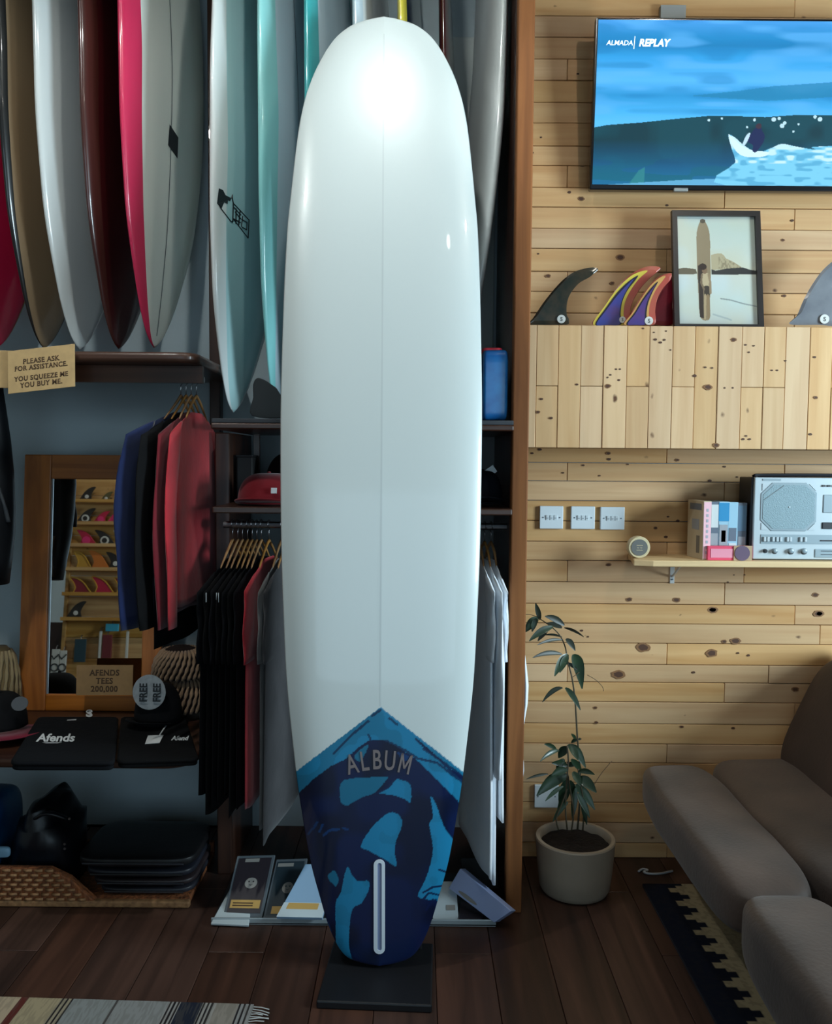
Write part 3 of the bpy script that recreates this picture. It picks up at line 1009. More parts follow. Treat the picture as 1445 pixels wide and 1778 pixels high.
r12, at12 = rack_board('narrow white surfboard seen edge on near the brown right post', (808, 716), MY, 99, 1.9, .40, .072, [B_WHITE, B_WHITE, B_WHITE], 'long', lean=math.radians(3.4), group=GM)
# a flat grey panel stands behind it
t = thing('grey_panel', 'pale grey flat panel with a square top standing behind the narrow white board', 'panel', P(830, 715, 3.27))
a, b = P(778, 62, 3.27), P(872, 720, 3.27)
MB().box(((a.x + min(b.x, .286)) / 2, 3.285, (a.z + ZM + .028) / 2), (min(b.x, .286) - a.x, .018, a.z - ZM - .028)).build('sheet', B_GREY, t, bevel=.004)
# loose single fin standing on the mid shelf
M_FINBLK = pmat('black_fin', (16, 22, 24), .6)
ff = [(438, 722), (440, 690), (440, 668), (446, 657), (458, 659), (472, 668), (484, 680), (500, 722)]
t = tag(MB().prism([(P(x, y, 2.80).x, P(x, y, 2.80).z) for x, y in smoothpoly(ff, 4)], lambda a, b, d: (a, d, b), 2.795, 2.805).build('board_fin', M_FINBLK, bevel=.002),
        'black rounded fin standing on the shelf beside the pale teal board tip', 'fin')

# logos printed on two boards


def find_at(at, x, y, L=1.9):
    """(u, z) of the visible face under a photo point"""
    best = None
    for u in np.linspace(-.95, .95, 77):
        for z in np.linspace(.2, L * .85, 120):
            q = proj(at(u, z)); d = (q[0] - x) ** 2 + (q[1] - y) ** 2
            if best is None or d < best[0]: best = (d, u, z)
    return best[1], best[2]


def decal(at, pts, mat, parent, name, lift=.0015, text=None):
    """photo polygon printed on a board face"""
    uz = [find_at(at, *p) for p in pts]
    mb = MB().add([at(u, z, lift) for u, z in uz], [tuple(range(len(uz)))])
    return mb.build(name, mat, parent)


decal(at1, [(294, 218), (311, 238), (309, 273), (292, 250)], M_INK, e1, 'logo_square')
# hand shaped stamp: filled fist, outlined cuff, outlined plate with characters
decal(at6, [(379, 328), (386, 332), (392, 338), (402, 344), (399, 350), (396, 347), (395, 356), (388, 352), (385, 360), (378, 354)], M_INK, r6, 'logo_fist')
strokes = [[(379, 355), (384, 363), (400, 383), (404, 384)], [(402, 344), (402, 341), (405, 343), (406, 352), (404, 384)], [(404, 353), (431, 384), (430, 413), (403, 380), (404, 353)],
           [(406, 362), (417, 374)], [(407, 370), (417, 382)], [(408, 378), (416, 388)], [(411, 360), (411, 386)], [(416, 368), (416, 390)], [(421, 376), (420, 394)], [(420, 380), (427, 388), (427, 400), (421, 395)]]
mb = MB()
for st in strokes:
    uz = [find_at(at6, *p) for p in st]
    p3 = [at6(u, z, .0012) for u, z in uz]
    mb.tube(p3, .0022, 4)
mb.build('logo_outline', M_INK, r6)

# ------------------------------------------------------------------ pine cabinet on the plank wall
CF = 2.80
cab = thing('wall_cabinet', 'long pine clad wall cabinet with vertical boards under the television', 'cabinet', (P(915, 700, CF).x, CF, P(915, 779, CF).z))
cz0, cz1 = P(1150, 779, CF).z, P(1150, 565.5, CF).z
cx0, cx1 = P(913, 670, CF).x, 2.3
M_CARC = woodmat('pine_carcass', (206, 172, 124), (180, 140, 92), rough=.6, knots=0)
MB().box(((cx0 + cx1) / 2, (CF + .016 + WALL_Y) / 2, (cz0 + cz1) / 2), (cx1 - cx0, WALL_Y - CF - .016, cz1 - cz0 - .004)).build('carcass', M_CARC, cab)
seamx = [913, 931, 969, 1008, 1047.5, 1088, 1127, 1167, 1206, 1246, 1287, 1325.5, 1363, 1405, 1444]
sx = [P(x, 670, CF).x for x in seamx]
while sx[-1] < cx1 - .05: sx.append(sx[-1] + .0745)
zj = P(1100, 671, CF).z
for i in range(len(sx) - 1):
    parts_ = [(cz0, zj), (zj, cz1)] if i in (1, 3, 5, 7, 10, 14, 17) else [(cz0, cz1)]
    if i == 11: parts_ = [(cz0, zj), (zj, cz1)]
    for z0, z1 in parts_:
        dy = random.uniform(0, .003)
        c = ((sx[i] + sx[i + 1]) / 2, CF + .008 + dy / 2, (z0 + z1) / 2)
        MB().box(c, (sx[i + 1] - sx[i] - .0014, .016 - dy, z1 - z0 - .0014)).build('board', M_PINE_V, cab, origin=c, bevel=.0014, seg=1)

knot_discs(z8_([(631, 131, 7), (655, 145, 7), (672, 133, 6), (625, 98, 4), (681, 92, 4), (701, 179, 4), (575, 80, 5), (450, 268, 5), (468, 268, 5), (424, 294, 5), (411, 306, 5), (463, 318, 6), (90, 465, 9), (152, 493, 7), (1047, 156, 5), (1084, 160, 5), (1062, 190, 5),
                (862, 259, 5), (893, 262, 5), (812, 298, 8), (1167, 273, 5), (1192, 273, 5), (950, 354, 5), (987, 354, 5), (1036, 590, 6), (1050, 575, 5), (1066, 590, 6), (1365, 212, 6), (1345, 567, 7), (991, 132, 13), (874, 350, 17), (912, 618, 13), (412, 346, 13), (270, 338, 6), (1230, 229, 5), (1370, 398, 9), (48, 117, 6), (108, 405, 6)]),
           CF, cab, 'knots', depth=.0035)

# ------------------------------------------------------------------ television
TVY = 2.985
M_TVB = pmat('tv_bezel', (12, 14, 20), .25, coat=.3)
TILT = .10          # leans forward at the top
tl, tr_ = P(1033, 28, TVY - .055), P(1445, 30, TVY - .055)
bl = P(1022, 329, TVY)
sx0 = bl.x
hgt = (P(1033, 28, TVY - .055).z - bl.z)
TW = hgt * 1.78
tvroot = thing('television', 'flat screen television showing a surfer on a wave above the cabinet', 'television', (sx0 + TW / 2, WALL_Y, bl.z + hgt / 2))
ax = Vector((1, 0, 0)); az = Vector((0, -.055, hgt)).normalized(); an = ax.cross(az) * -1
tvp = lambda u, v, d=0.0: Vector((sx0 + .004, TVY, bl.z)) + ax * (u * TW) + az * (v * hgt) - Vector((0, 1, 0)) * d
MB().prism([(0, 0), (1, 0), (1, 1), (0, 1)], lambda a, b, d: tvp(a, b, -d), .0, .03).build('casing', M_TVB, tvroot, bevel=.004)
MB().prism([(.08, -.0), (.92, -.0), (.92, .8), (.08, .8)], lambda a, b, d: tvp(a, b + .01, -d), .03, .052).build('back_housing', M_TVB, tvroot, bevel=.01)
M_MOUNT = pmat('wall_mount_steel', (150, 152, 150), .5, metal=.3)
p = P(1168, 22, WALL_Y - .012)
MB().box((p.x, WALL_Y - .012, p.z - .05), (.085, .02, .14)).build('wall_bracket', M_MOUNT, tvroot)
MB().box(tvp(.5, .4, -.066), (.3, .025, .2)).build('wall_bracket', M_MOUNT, tvroot)
MB().prism([(.475, -.008), (.525, -.008), (.525, .012), (.475, .012)], lambda a, b, d: tvp(a - .18, b, d), -.01, .004).build('badge', M_MOUNT, tvroot, bevel=.002)
# picture: visible part of the frame spans 1040..1440 px; painted over the whole screen
cv = Canvas(560, 315, (0, 0, 0))
ppx = TW * F / 2.925
U = lambda x: (x - 1038) / (ppx * .984)
Vv = lambda y: (y - 34) / 288.0
cv.vgrad([(0, (70, 160, 235)), (.1, (30, 140, 205)), (.15, (22, 128, 190)), (.22, (45, 160, 230)), (.36, (85, 185, 252)), (.45, (40, 150, 215)), (.55, (70, 180, 245)), (.62, (90, 192, 252)), (1, (90, 192, 252))])
n1, n2, n3 = cv.noise(1, 7, 22), cv.noise(2, 30, 60), cv.noise(4, 14, 9)
cv.paint(np.clip((n1 - .55) * 4, 0, 1) * (cv.Y < .6), (95, 185, 252), .6)
cv.paint(np.clip((.38 - n1) * 5, 0, 1) * (cv.Y < .6), (26, 130, 195), .5)
sw = [(U(a), Vv(b)) for a, b in ((1280, 155), (1340, 146), (1445, 138), (1700, 128), (1700, 172), (1445, 164), (1330, 172), (1200, 164))]
cv.poly(sw, (28, 130, 178), .8)
wave = [(U(a), Vv(b)) for a, b in ((1030, 222), (1060, 216), (1120, 211), (1180, 204), (1230, 199), (1290, 199), (1330, 200), (1380, 196), (1445, 196), (1800, 205), (1800, 330), (1030, 330))]
cv.poly(wave, (10, 70, 84))
wm_ = cv.inside(wave).astype(float)
cv.paint(wm_ * np.clip((n3 - .5) * 5, 0, 1), (4, 52, 64), .8)
cv.paint(wm_ * np.clip((cv.Y - .72) * 6, 0, 1), (14, 92, 140), .75)
cv.paint(wm_ * np.clip((cv.Y - .86) * 9, 0, 1), (22, 112, 158), .8)
cv.paint(wm_ * np.clip((cv.Y - .78) * 6, 0, 1) * (n1 > .5), (8, 98, 112), .6)
cv.poly([(U(a), Vv(b)) for a, b in ((1095, 330), (1118, 296), (1128, 290), (1128, 330))], (44, 130, 140), .9)
cv.poly([(U(a), Vv(b)) for a, b in ((1060, 322), (1200, 312), (1290, 308), (1290, 330), (1050, 330))], (110, 190, 235), .7)
foam = smoothpoly([(U(a), Vv(b)) for a, b in ((1269, 232), (1280, 236), (1297, 250), (1320, 262), (1345, 254), (1362, 247), (1390, 252), (1420, 256), (1445, 250), (1800, 245), (1800, 330), (1285, 325), (1284, 280), (1276, 256))], 4)
cv.poly(foam, (120, 205, 240))
fm = cv.inside(foam).astype(float)
cv.paint(fm * np.clip((n2 - .5) * 6, 0, 1) * (cv.Y < .86), (200, 238, 250), .9)
cv.paint(fm * np.clip((.4 - n2) * 6, 0, 1), (70, 160, 205), .7)
cv.poly(smoothpoly([(U(a), Vv(b)) for a, b in ((1269, 231), (1278, 238), (1292, 250), (1310, 258), (1340, 262), (1330, 270), (1300, 270), (1282, 258))], 4), (210, 242, 252))
for (a, b, r) in ((1234, 206, 2.4), (1256, 203, 2), (1312, 205, 2.5), (1345, 204, 4), (1354, 202, 3), (1360, 215, 4), (1388, 212, 2), (1380, 225, 2), (1424, 203, 4), (1300, 218, 2), (1415, 199, 3), (1364, 210, 3)):
    cv.ell(U(a), Vv(b), r / ppx, r / 288, (195, 236, 250), .9)
# the surfer: dark wetsuit, crouched
cv.poly(smoothpoly([(U(a), Vv(b)) for a, b in ((1312, 222), (1318, 217), (1324, 218), (1326, 224), (1331, 232), (1330, 244), (1324, 254), (1318, 262), (1312, 260), (1312, 250), (1306, 246), (1300, 240), (1306, 232))], 4), (24, 38, 84))
cv.ell(U(1320), Vv(216), 5 / ppx, 5 / 288, (60, 46, 60))
cv.poly(smoothpoly([(U(a), Vv(b)) for a, b in ((1300, 232), (1306, 228), (1304, 238), (1298, 250), (1294, 248))], 4), (190, 225, 245))
M_SCREEN = vmat('screen_picture', .6, spec=.15, emit=1.12)
print_panel('screen', cv, lambda u, v: tuple(tvp(.008 + .984 * u, .985 - .955 * v, .0012)), M_SCREEN, tvroot)
M_SCRTXT = pmat('screen_letters', (225, 238, 248), .3, emit=1.0)
mb = MB()
scr = lambda x, y: tvp(.008 + .984 * U(x), .985 - .955 * Vv(y), .0022)
add_text(mb, 'ALMADA', 12, lambda a, b: scr(1075 + a, 77.5 - b), shear=.18, bold=.01, xs=.92)
add_text(mb, 'REPLAY', 17.5, lambda a, b: scr(1133 + a, 79 - b), shear=.2, bold=.035, xs=.86)
mb.add([scr(1100, 62), scr(1101.2, 62), scr(1100.2, 84), scr(1099, 84)], [(0, 1, 2, 3)])
mb.build('screen_lettering', M_SCRTXT, tvroot)

# ------------------------------------------------------------------ framed photograph and fins on the cabinet
SHF = cz1 + .001
M_FRAME = pmat('black_frame', (36, 32, 32), .4, coat=.2)
fy0, fy1 = CF + .085, CF + .15
f_bl, f_br, f_tl = P(1171, 566, fy0), P(1326, 566, fy0), P(1168, 366, fy1)
fz = f_tl.z - SHF
fr = thing('picture_frame', 'black framed beach photograph leaning on the plank wall on the cabinet', 'picture frame', (f_bl.x, fy0, SHF))
fw = f_br.x - f_bl.x
fp = lambda u, v, d=0.0: Vector((f_bl.x + u * fw, fy0 + v * (fy1 - fy0) - d, SHF + v * fz))
bw, bh = .057, .046
MB().prism([(0, 0), (bw, 0), (bw, 1), (0, 1)], lambda a, b, d: fp(a, b, d), -.012, .008).prism([(1 - bw, 0), (1, 0), (1, 1), (1 - bw, 1)], lambda a, b, d: fp(a, b, d), -.012, .008) \
    .prism([(bw, 0), (1 - bw, 0), (1 - bw, bh), (bw, bh)], lambda a, b, d: fp(a, b, d), -.012, .008).prism([(bw, 1 - bh), (1 - bw, 1 - bh), (1 - bw, 1), (bw, 1)], lambda a, b, d: fp(a, b, d), -.012, .008).build('frame', M_FRAME, fr)
MB().prism([(0.01, 0.01), (.99, 0.01), (.99, .99), (0.01, .99)], lambda a, b, d: fp(a, b, d), -.016, -.012).build('backing', M_FRAME, fr)
cv = Canvas(210, 280, (196, 204, 200))
u2 = lambda x: (x - 160) / 1110.0
v2 = lambda y: (y - 125) / 1520.0
pts = lambda *q: [(u2(a), v2(b)) for a, b in q]
cv.vgrad([(0, (178, 186, 184)), (.06, (188, 202, 192)), (.35, (198, 206, 196)), (.52, (204, 206, 190)), (.56, (200, 210, 208)), (.8, (190, 206, 204)), (1, (180, 184, 178))])
cv.paint(np.clip((cv.noise(9, 4, 5) - .45) * 3, 0, 1), (200, 196, 168), .35)
cv.poly(pts((640, 670), (700, 650), (790, 645), (830, 680), (850, 715), (960, 765), (1060, 830), (1080, 860), (640, 880)), (176, 164, 134))
cv.paint(cv.inside(pts((750, 690), (850, 715), (1060, 830), (1060, 860), (740, 860))) * np.clip((cv.noise(12, 60, 50) - .4) * 4, 0, 1), (130, 118, 94), .7)
cv.poly(pts((640, 870), (700, 890), (850, 860), (980, 850), (1080, 840), (1180, 870), (1280, 890), (1280, 940), (640, 945)), (58, 58, 58))
cv.poly(pts((160, 870), (260, 850), (420, 870), (440, 930), (380, 945), (160, 945)), (98, 90, 74))
cv.line(pts((760, 1280), (900, 1300), (1080, 1350), (1260, 1385)), .006, (130, 140, 138), .9)
cv.line(pts((650, 1500), (850, 1560), (900, 1580)), .008, (150, 162, 164), .7)
cv.poly(smoothpoly(pts((535, 160), (580, 210), (615, 300), (632, 420), (632, 700), (628, 1000), (610, 1300), (600, 1560), (470, 1545), (448, 1200), (440, 800), (442, 420), (460, 300), (490, 210)), 4), (142, 126, 100))
cv.poly(pts((450, 820), (520, 800), (520, 1560), (460, 1540)), (58, 50, 46))
cv.ell(u2(535), v2(190), .035, .02, (80, 72, 60))
for q in [((505, 935), (600, 930), (606, 1010), (596, 1120), (600, 1160), (530, 1160), (510, 1060))]:
    cv.poly(smoothpoly(pts(*q), 4), (186, 168, 136))
cv.poly(smoothpoly(pts((535, 1110), (600, 1110), (608, 1180), (600, 1250), (540, 1245), (528, 1170)), 4), (64, 58, 52))
cv.poly(smoothpoly(pts((535, 1230), (560, 1240), (552, 1400), (545, 1560), (520, 1555), (520, 1400)), 4), (170, 150, 118))
cv.poly(smoothpoly(pts((565, 1235), (600, 1240), (600, 1400), (595, 1565), (568, 1560), (560, 1400)), 4), (140, 118, 90))
cv.ell(u2(545), v2(885), .034, .034, (128, 104, 82))
cv.ell(u2(520), v2(835), .05, .03, (52, 42, 38))
cv.line(pts((600, 950), (622, 1060), (620, 1200)), .014, (150, 130, 104), 1)
cv.line(pts((505, 950), (490, 1060), (530, 1150)), .012, (120, 104, 84), 1)
print_panel('photograph', cv, lambda u, v: tuple(fp(bw + (1 - 2 * bw) * u, 1 - bh - (1 - 2 * bh) * v, -.004)), vmat('photo_print', .3, coat=.35, coat_rough=.12), fr)


def fin(label, outline, Y, mat, group, rings=None, plug=None, th=.008, pmat_=None):
    """surf fin traced as a foil with its own thickness, standing on the cabinet"""
    pts = smoothpoly(outline, 5)
    w3 = [P(x, y, Y) for x, y in pts]
    w3 = [Vector((p.x, Y, max(p.z, SHF))) for p in w3]
    c = sum(w3, Vector()) / len(w3)
    t = thing('surf_fin', label, 'fin', (c.x, Y, SHF), group)
    n = len(w3)
    # foil: outline ring at mid thickness, bulged inner rings on both faces
    v = list(w3); f = []
    inn = [c + (p - c) * .86 for p in w3]
    for sgn in (-1, 1):
        o = len(v)
        v += [q + Vector((0, sgn * th / 2, 0)) for q in inn]
        f += [(i, (i + 1) % n, o + (i + 1) % n, o + i) for i in range(n)]
        f.append(tuple(o + i for i in range(n)))
    MB().add(v, f).build('blade', mat, t, smooth=False)
    for k, (ol, m_, nm) in enumerate(rings or []):
        q = [P(x, y, Y - .006 - .0012 * k) for x, y in smoothpoly(ol, 5)]
        q = [(p.x, max(p.z, SHF)) for p in q]
        MB().prism(q, lambda a, b, d: (a, d, b), Y - .0048 - .0012 * k, Y - .0038).build(nm, m_, t)
    if plug:
        for (x, y, r) in plug:
            p = P(x, y, Y - .008); rr = r * p.y / F
            MB().lathe([(rr, -.003), (rr, .0), (rr * .8, .0015)], (p.x, p.y + .002, p.z), 20, axis='y').build('plug', M_PLUG, t)
            mbx = MB(); add_text(mbx, 'S', rr * 1.3, lambda a, b: (p.x + a, p.y - .0015, p.z + b - rr * .45), bold=.02)
            mbx.build('plug_mark', M_INK, t)
    return t


M_PLUG = pmat('pale_plug', (206, 208, 204), .5)
M_SMOKE = pmat('smoky_fin', (66, 58, 46), .18, coat=.6, rgb2=(36, 44, 40), nscale=28)
M_TANR = pmat('fin_tan_edge', (196, 150, 82), .4)
M_YELR = pmat('fin_yellow_edge', (206, 186, 70), .4)
M_REDF = pmat('fin_red', (176, 74, 66), .3, rgb2=(168, 96, 74), nscale=14, coat=.4)
M_BLUEF = pmat('fin_blue', (50, 70, 152), .3, rgb2=(82, 60, 118), nscale=16, coat=.4)
M_PURPF = pmat('fin_purple', (96, 56, 104), .3, rgb2=(70, 60, 130), nscale=14, coat=.4)
M_DKEDGE = pmat('fin_dark_line', (28, 26, 44), .4)
M_GREYF = pmat('grey_fin', (128, 132, 138), .25, rgb2=(104, 108, 116), nscale=12, coat=.5)
FY = CF + .09
GF = 'surf fins standing on the pine cabinet'
fin('smoky dark brown fin nearest the brown post on the cabinet', [(917, 563), (926, 552), (942, 528), (960, 505), (980, 484), (1000, 471), (1022, 465), (1036, 465), (1038, 469), (1030, 476), (1012, 486), (998, 500), (988, 516), (984, 534), (984, 552), (987, 563), (960, 564), (935, 564)], FY, M_SMOKE, GF, plug=[(975, 554, 7.2)])
big = [(1028, 563), (1042, 543), (1060, 516), (1078, 492), (1096, 476), (1114, 466), (1130, 462), (1146, 464), (1144, 470), (1128, 484), (1112, 502), (1100, 522), (1094, 542), (1090, 563), (1060, 564)]
fin('red edged fin with a blue centre and yellow outline, behind the purple fin', big, FY + .035, M_REDF, GF,
    rings=[([(1030, 563), (1050, 532), (1070, 504), (1092, 482), (1108, 473), (1125, 470), (1110, 484), (1096, 503), (1086, 524), (1083, 545), (1085, 563), (1060, 564)], M_YELR, 'yellow_outline'),
           ([(1034, 563), (1052, 535), (1072, 508), (1090, 490), (1108, 478), (1104, 486), (1090, 504), (1081, 524), (1078, 545), (1079, 563), (1056, 564)], M_DKEDGE, 'dark_line'),
           ([(1036, 563), (1054, 537), (1073, 512), (1090, 494), (1101, 484), (1090, 501), (1080, 522), (1076, 545), (1076, 563), (1056, 564)], M_BLUEF, 'blue_centre')], plug=[(1081, 555, 5.5)])
fin('purple fin with a tan outline standing in front of the blue centred fin', [(1083, 563), (1096, 544), (1110, 520), (1126, 498), (1142, 482), (1156, 476), (1166, 475), (1164, 486), (1152, 500), (1142, 518), (1138, 540), (1137, 563), (1110, 564)], FY, M_REDF, GF,
    rings=[([(1084, 563), (1098, 544), (1114, 518), (1130, 496), (1146, 482), (1156, 479), (1152, 486), (1140, 502), (1130, 524), (1127, 545), (1129, 563), (1106, 564)], M_TANR, 'tan_outline'),
           ([(1088, 563), (1102, 543), (1118, 517), (1132, 499), (1143, 489), (1134, 506), (1126, 526), (1123, 546), (1124, 563), (1106, 564)], M_DKEDGE, 'dark_line'),
           ([(1090, 563), (1104, 544), (1118, 521), (1131, 504), (1139, 494), (1131, 508), (1123, 527), (1120, 546), (1120, 563), (1106, 564)], M_PURPF, 'purple_centre')], plug=[(1127, 557, 7.2)])
fin('dark red fin tip half hidden by the picture frame', [(1120, 563), (1130, 540), (1145, 510), (1160, 486), (1176, 474), (1190, 470), (1188, 480), (1174, 500), (1168, 530), (1168, 563), (1140, 564)], FY + .06, pmat('fin_dark_red', (130, 22, 40), .3, coat=.4), GF)
fin('grey marbled fin cut off by the right picture edge', [(1372, 563), (1384, 548), (1396, 520), (1412, 492), (1430, 468), (1452, 450), (1480, 438), (1510, 436), (1500, 448), (1474, 480), (1462, 520), (1464, 563), (1420, 564)], FY, M_GREYF, GF, plug=[(1432, 554, 8)])

# ------------------------------------------------------------------ switch plates
M_PLATE = pmat('switch_plastic', (214, 222, 226), .35, coat=.2)
M_SCREW = pmat('switch_marks', (96, 110, 124), .5)


def plate(label, x0, y0, x1, y1, marks=True, rockers=3):
    a, b = P(x0, y0, WALL_Y - .012), P(x1, y1, WALL_Y - .012)
    c = (a + b) / 2
    t = thing('switch_plate', label, 'switch', (c.x, WALL_Y, c.z), 'white square wall plates')
    MB().box((c.x, WALL_Y - .006, c.z), (b.x - a.x, .012, a.z - b.z)).build('cover', M_PLATE, t, bevel=.003, seg=3)
    w = b.x - a.x
    for s in (-1, 1):
        MB().lathe([(.0024, -.001), (.0024, .001)], (c.x + s * w * .35, WALL_Y - .0125, c.z), 10, axis='y').build('screw', M_SCREW, t)
    for k in range(rockers):
        MB().box((c.x + (k - 1) * w * .17, WALL_Y - .0132, c.z), (w * .13, .004, w * .2), (math.radians(6), 0, 0)).build('rocker', M_PLATE, t, bevel=.001)
    for k in range(rockers):
        MB().box((c.x + (k - 1) * w * .17, WALL_Y - .0158, c.z - w * .02), (w * .07, .001, w * .022)).build('rocker_mark', M_SCREW, t)
    return t


plate('white square switch plate nearest the brown post, leftmost of a row of three', 937.5, 878.5, 978, 918.5)
plate('white square switch plate in the middle of the row of three', 992, 879, 1033, 919)
plate('white square switch plate nearest the small shelf, rightmost of a row of three', 1043, 880, 1084.5, 920)
plate('white square socket plate low on the wall behind the potted plant', 928.5, 1363, 970, 1403, rockers=0)

# ------------------------------------------------------------------ small shelf with radio, cassettes and tin
SF = 2.84
M_SHELFW = woodmat('pale_shelf_board', (222, 194, 148), (200, 166, 118), rough=.55, knots=.6)
zs1 = P(1300, 974.5, SF).z
shx0 = P(1090, 962, WALL_Y).x
sh = thing('wall_shelf', 'pale pine wall shelf with a chamfered corner on a white bracket', 'shelf', (shx0, WALL_Y, zs1))
k = P(1119, 976, SF).x
MB().prism([(shx0, WALL_Y), (shx0, WALL_Y - .045), (k - .03, SF + .02), (k + .03, SF), (2.3, SF), (2.3, WALL_Y)], lambda a, b, d: (a, b, d), zs1 - .021, zs1).build('shelf_board', M_SHELFW, sh, bevel=.003)
M_BRK = pmat('white_bracket', (206, 208, 206), .4)
for bx in (P(1167, 1000, WALL_Y).x, P(1167, 1000, WALL_Y).x + .75):
    MB().box((bx, WALL_Y - .002, zs1 - .021 - .042), (.016, .004, .084)).build('bracket', M_BRK, sh, bevel=.001)
    MB().box((bx, WALL_Y - .075, zs1 - .0232), (.016, .15, .004)).build('bracket', M_BRK, sh)
    MB().tube([(bx, WALL_Y - .004, zs1 - .08), (bx, WALL_Y - .11, zs1 - .025)], .004, 6).build('bracket_brace', M_BRK, sh)
    MB().lathe([(.003, -.002), (.003, .002)], (bx, WALL_Y - .005, zs1 - .09), 8, axis='y').build('screw', M_SCREW, sh)
# tin
tp = P(1106, 945, SF + .09); R_ = 19 * 2.95 / F
ty_ = SF + .085
tin = thing('round_tin', 'small round pale tin with a dark grey lid standing on edge on the shelf end', 'tin', (tp.x, ty_, zs1))
M_TINR = pmat('tin_rim', (200, 186, 150), .4)
M_TINL = pmat('tin_lid', (96, 98, 96), .5)
MB().lathe([(R_ * .93, 0), (R_, .004), (R_, .03), (R_ * .93, .034)], (tp.x, ty_ - .03, zs1 + R_), 28, axis='y').build('body', M_TINR, tin, smooth=True)
MB().lathe([(R_ * .74, 0), (R_ * .74, .003)], (tp.x, ty_ - .0322, zs1 + R_), 28, axis='y').build('lid_print', M_TINL, tin)
mb = MB()
for k in range(3): add_text(mb, ['soy wax', 'coconut', 'candle'][k] if False else ['~~~', '~ ~', '~~~'][k], .012, lambda a, b: (tp.x + a, ty_ - .0335, zs1 + R_ + b + (1 - k) * .008 - .004), bold=.02)
mb.build('lid_marks', M_TINR, tin)


def cassette(label, x0, x1, y0, y1, Yf, depth, mats, bands, name='cassette', cat='cassette', group='boxes between tin and radio', rz=0.0):
    a, b = P(x0, y0, Yf), P(x1, y1, Yf)
    t = thing(name, label, cat, ((a.x + b.x) / 2, Yf, zs1), group)
    z1 = a.z
    MB().box(((a.x + b.x) / 2, Yf + depth / 2, (zs1 + z1) / 2), (b.x - a.x - .001, depth, z1 - zs1)).build('case', mats, t, bevel=.0015)
    for (f0, f1, m, w) in bands:
        MB().box(((a.x + b.x) / 2, Yf - .0006, zs1 + (f0 + f1) / 2 * (z1 - zs1)), ((b.x - a.x) * w, .0012, (f1 - f0) * (z1 - zs1))).build('spine_print', m, t)
    return t


C = lambda n, r, g, b, ro=.4: pmat(n, (r, g, b), ro, coat=.2)
M_BEIGE, M_PINKP, M_GREYP, M_SKY, M_SLATE, M_PALEB = C('beige_card', 190, 176, 150), C('pink_card', 226, 176, 186), C('grey_print', 150, 156, 164), C('sky_blue', 40, 136, 186), C('slate', 96, 108, 124), C('pale_blue', 150, 190, 210)
M_INKS = C('soft_ink', 110, 108, 104)
M_WHTP = C('off_white_print', 204, 210, 212)
# big beige case turned so that its long side shows
bx0, bx1, bx2 = P(1196, 940, SF + .12), P(1219, 965, SF + .035), P(1232, 960, SF + .045)
vt = thing('cassette', 'big beige video box with a pale pink spine, at the left end of the cassettes', 'cassette', (bx1.x, SF + .05, zs1), 'boxes between tin and radio')
h0 = P(1219, 870, SF + .03).z - zs1
ang_ = math.atan2(SF + .12 - (SF + .03), bx0.x - bx1.x)
q0 = Vector((bx1.x, SF + .03, 0)); q1 = Vector((bx0.x + .004, SF + .15, 0)); dv = (q1 - q0); nv = Vector((-dv.y, dv.x, 0)).normalized() * -.028
MB().prism([(q0.x, q0.y), (q0.x + nv.x, q0.y + nv.y), (q1.x + nv.x, q1.y + nv.y), (q1.x, q1.y)], lambda a, b, d: (a, b, zs1 + d), 0, h0).build('case', M_BEIGE, vt, bevel=.0015)
side = lambda u, z, l=.0008: q0 + dv * u - nv.normalized() * l * 1 + Vector((0, 0, zs1 + z * h0))
for (u0, u1, z0, z1, m_) in ((.12, .85, .84, .95, M_SLATE), (.25, .7, .5, .68, M_GREYP), (.2, .4, .1, .4, M_INKS)):
    MB().add([side(u0, z0), side(u1, z0), side(u1, z1), side(u0, z1)], [(0, 1, 2, 3)]).build('side_print', m_, vt)
fr_ = lambda u, z, l=.0008: q0 + nv * u - dv.normalized() * l + Vector((0, 0, zs1 + z * h0))
MB().add([fr_(.04, .02), fr_(.96, .02), fr_(.96, .98), fr_(.04, .98)], [(0, 1, 2, 3)]).build('spine_print', M_PINKP, vt)
mb = MB()
for k in range(9): mb.add([fr_(.35, .1 + k * .09, .0014), fr_(.62, .1 + k * .09, .0014), fr_(.62, .15 + k * .09, .0014), fr_(.35, .15 + k * .09, .0014)], [(0, 1, 2, 3)])
mb.build('spine_marks', M_GREYP, vt)
cassette('grey video cassette with pale marks, first right of the pink spine', 1233.5, 1248, 871, 970, SF + .06, .12, M_SLATE, [(.55, .95, M_WHTP, .7), (.2, .45, M_GREYP, .7), (.05, .15, M_INKS, .6)])
cassette('video cassette with a bright blue upper spine', 1248.5, 1264.5, 871, 970, SF + .06, .12, M_PALEB, [(.66, .98, M_SKY, .96), (.1, .6, M_GREYP, .75), (.3, .5, M_INKS, .4)])
cassette('pale blue video cassette with a dark emblem on its spine', 1265, 1280, 872, 970, SF + .06, .12, M_PALEB, [(.32, .55, M_SLATE, .7), (.1, .28, M_WHTP, .7)])
cassette('dark grey video cassette next to the radio', 1281, 1295.5, 873, 970, SF + .062, .12, M_SLATE, [(.5, .95, C('blue_grey', 92, 124, 150), .8), (.1, .4, M_GREYP, .7)])
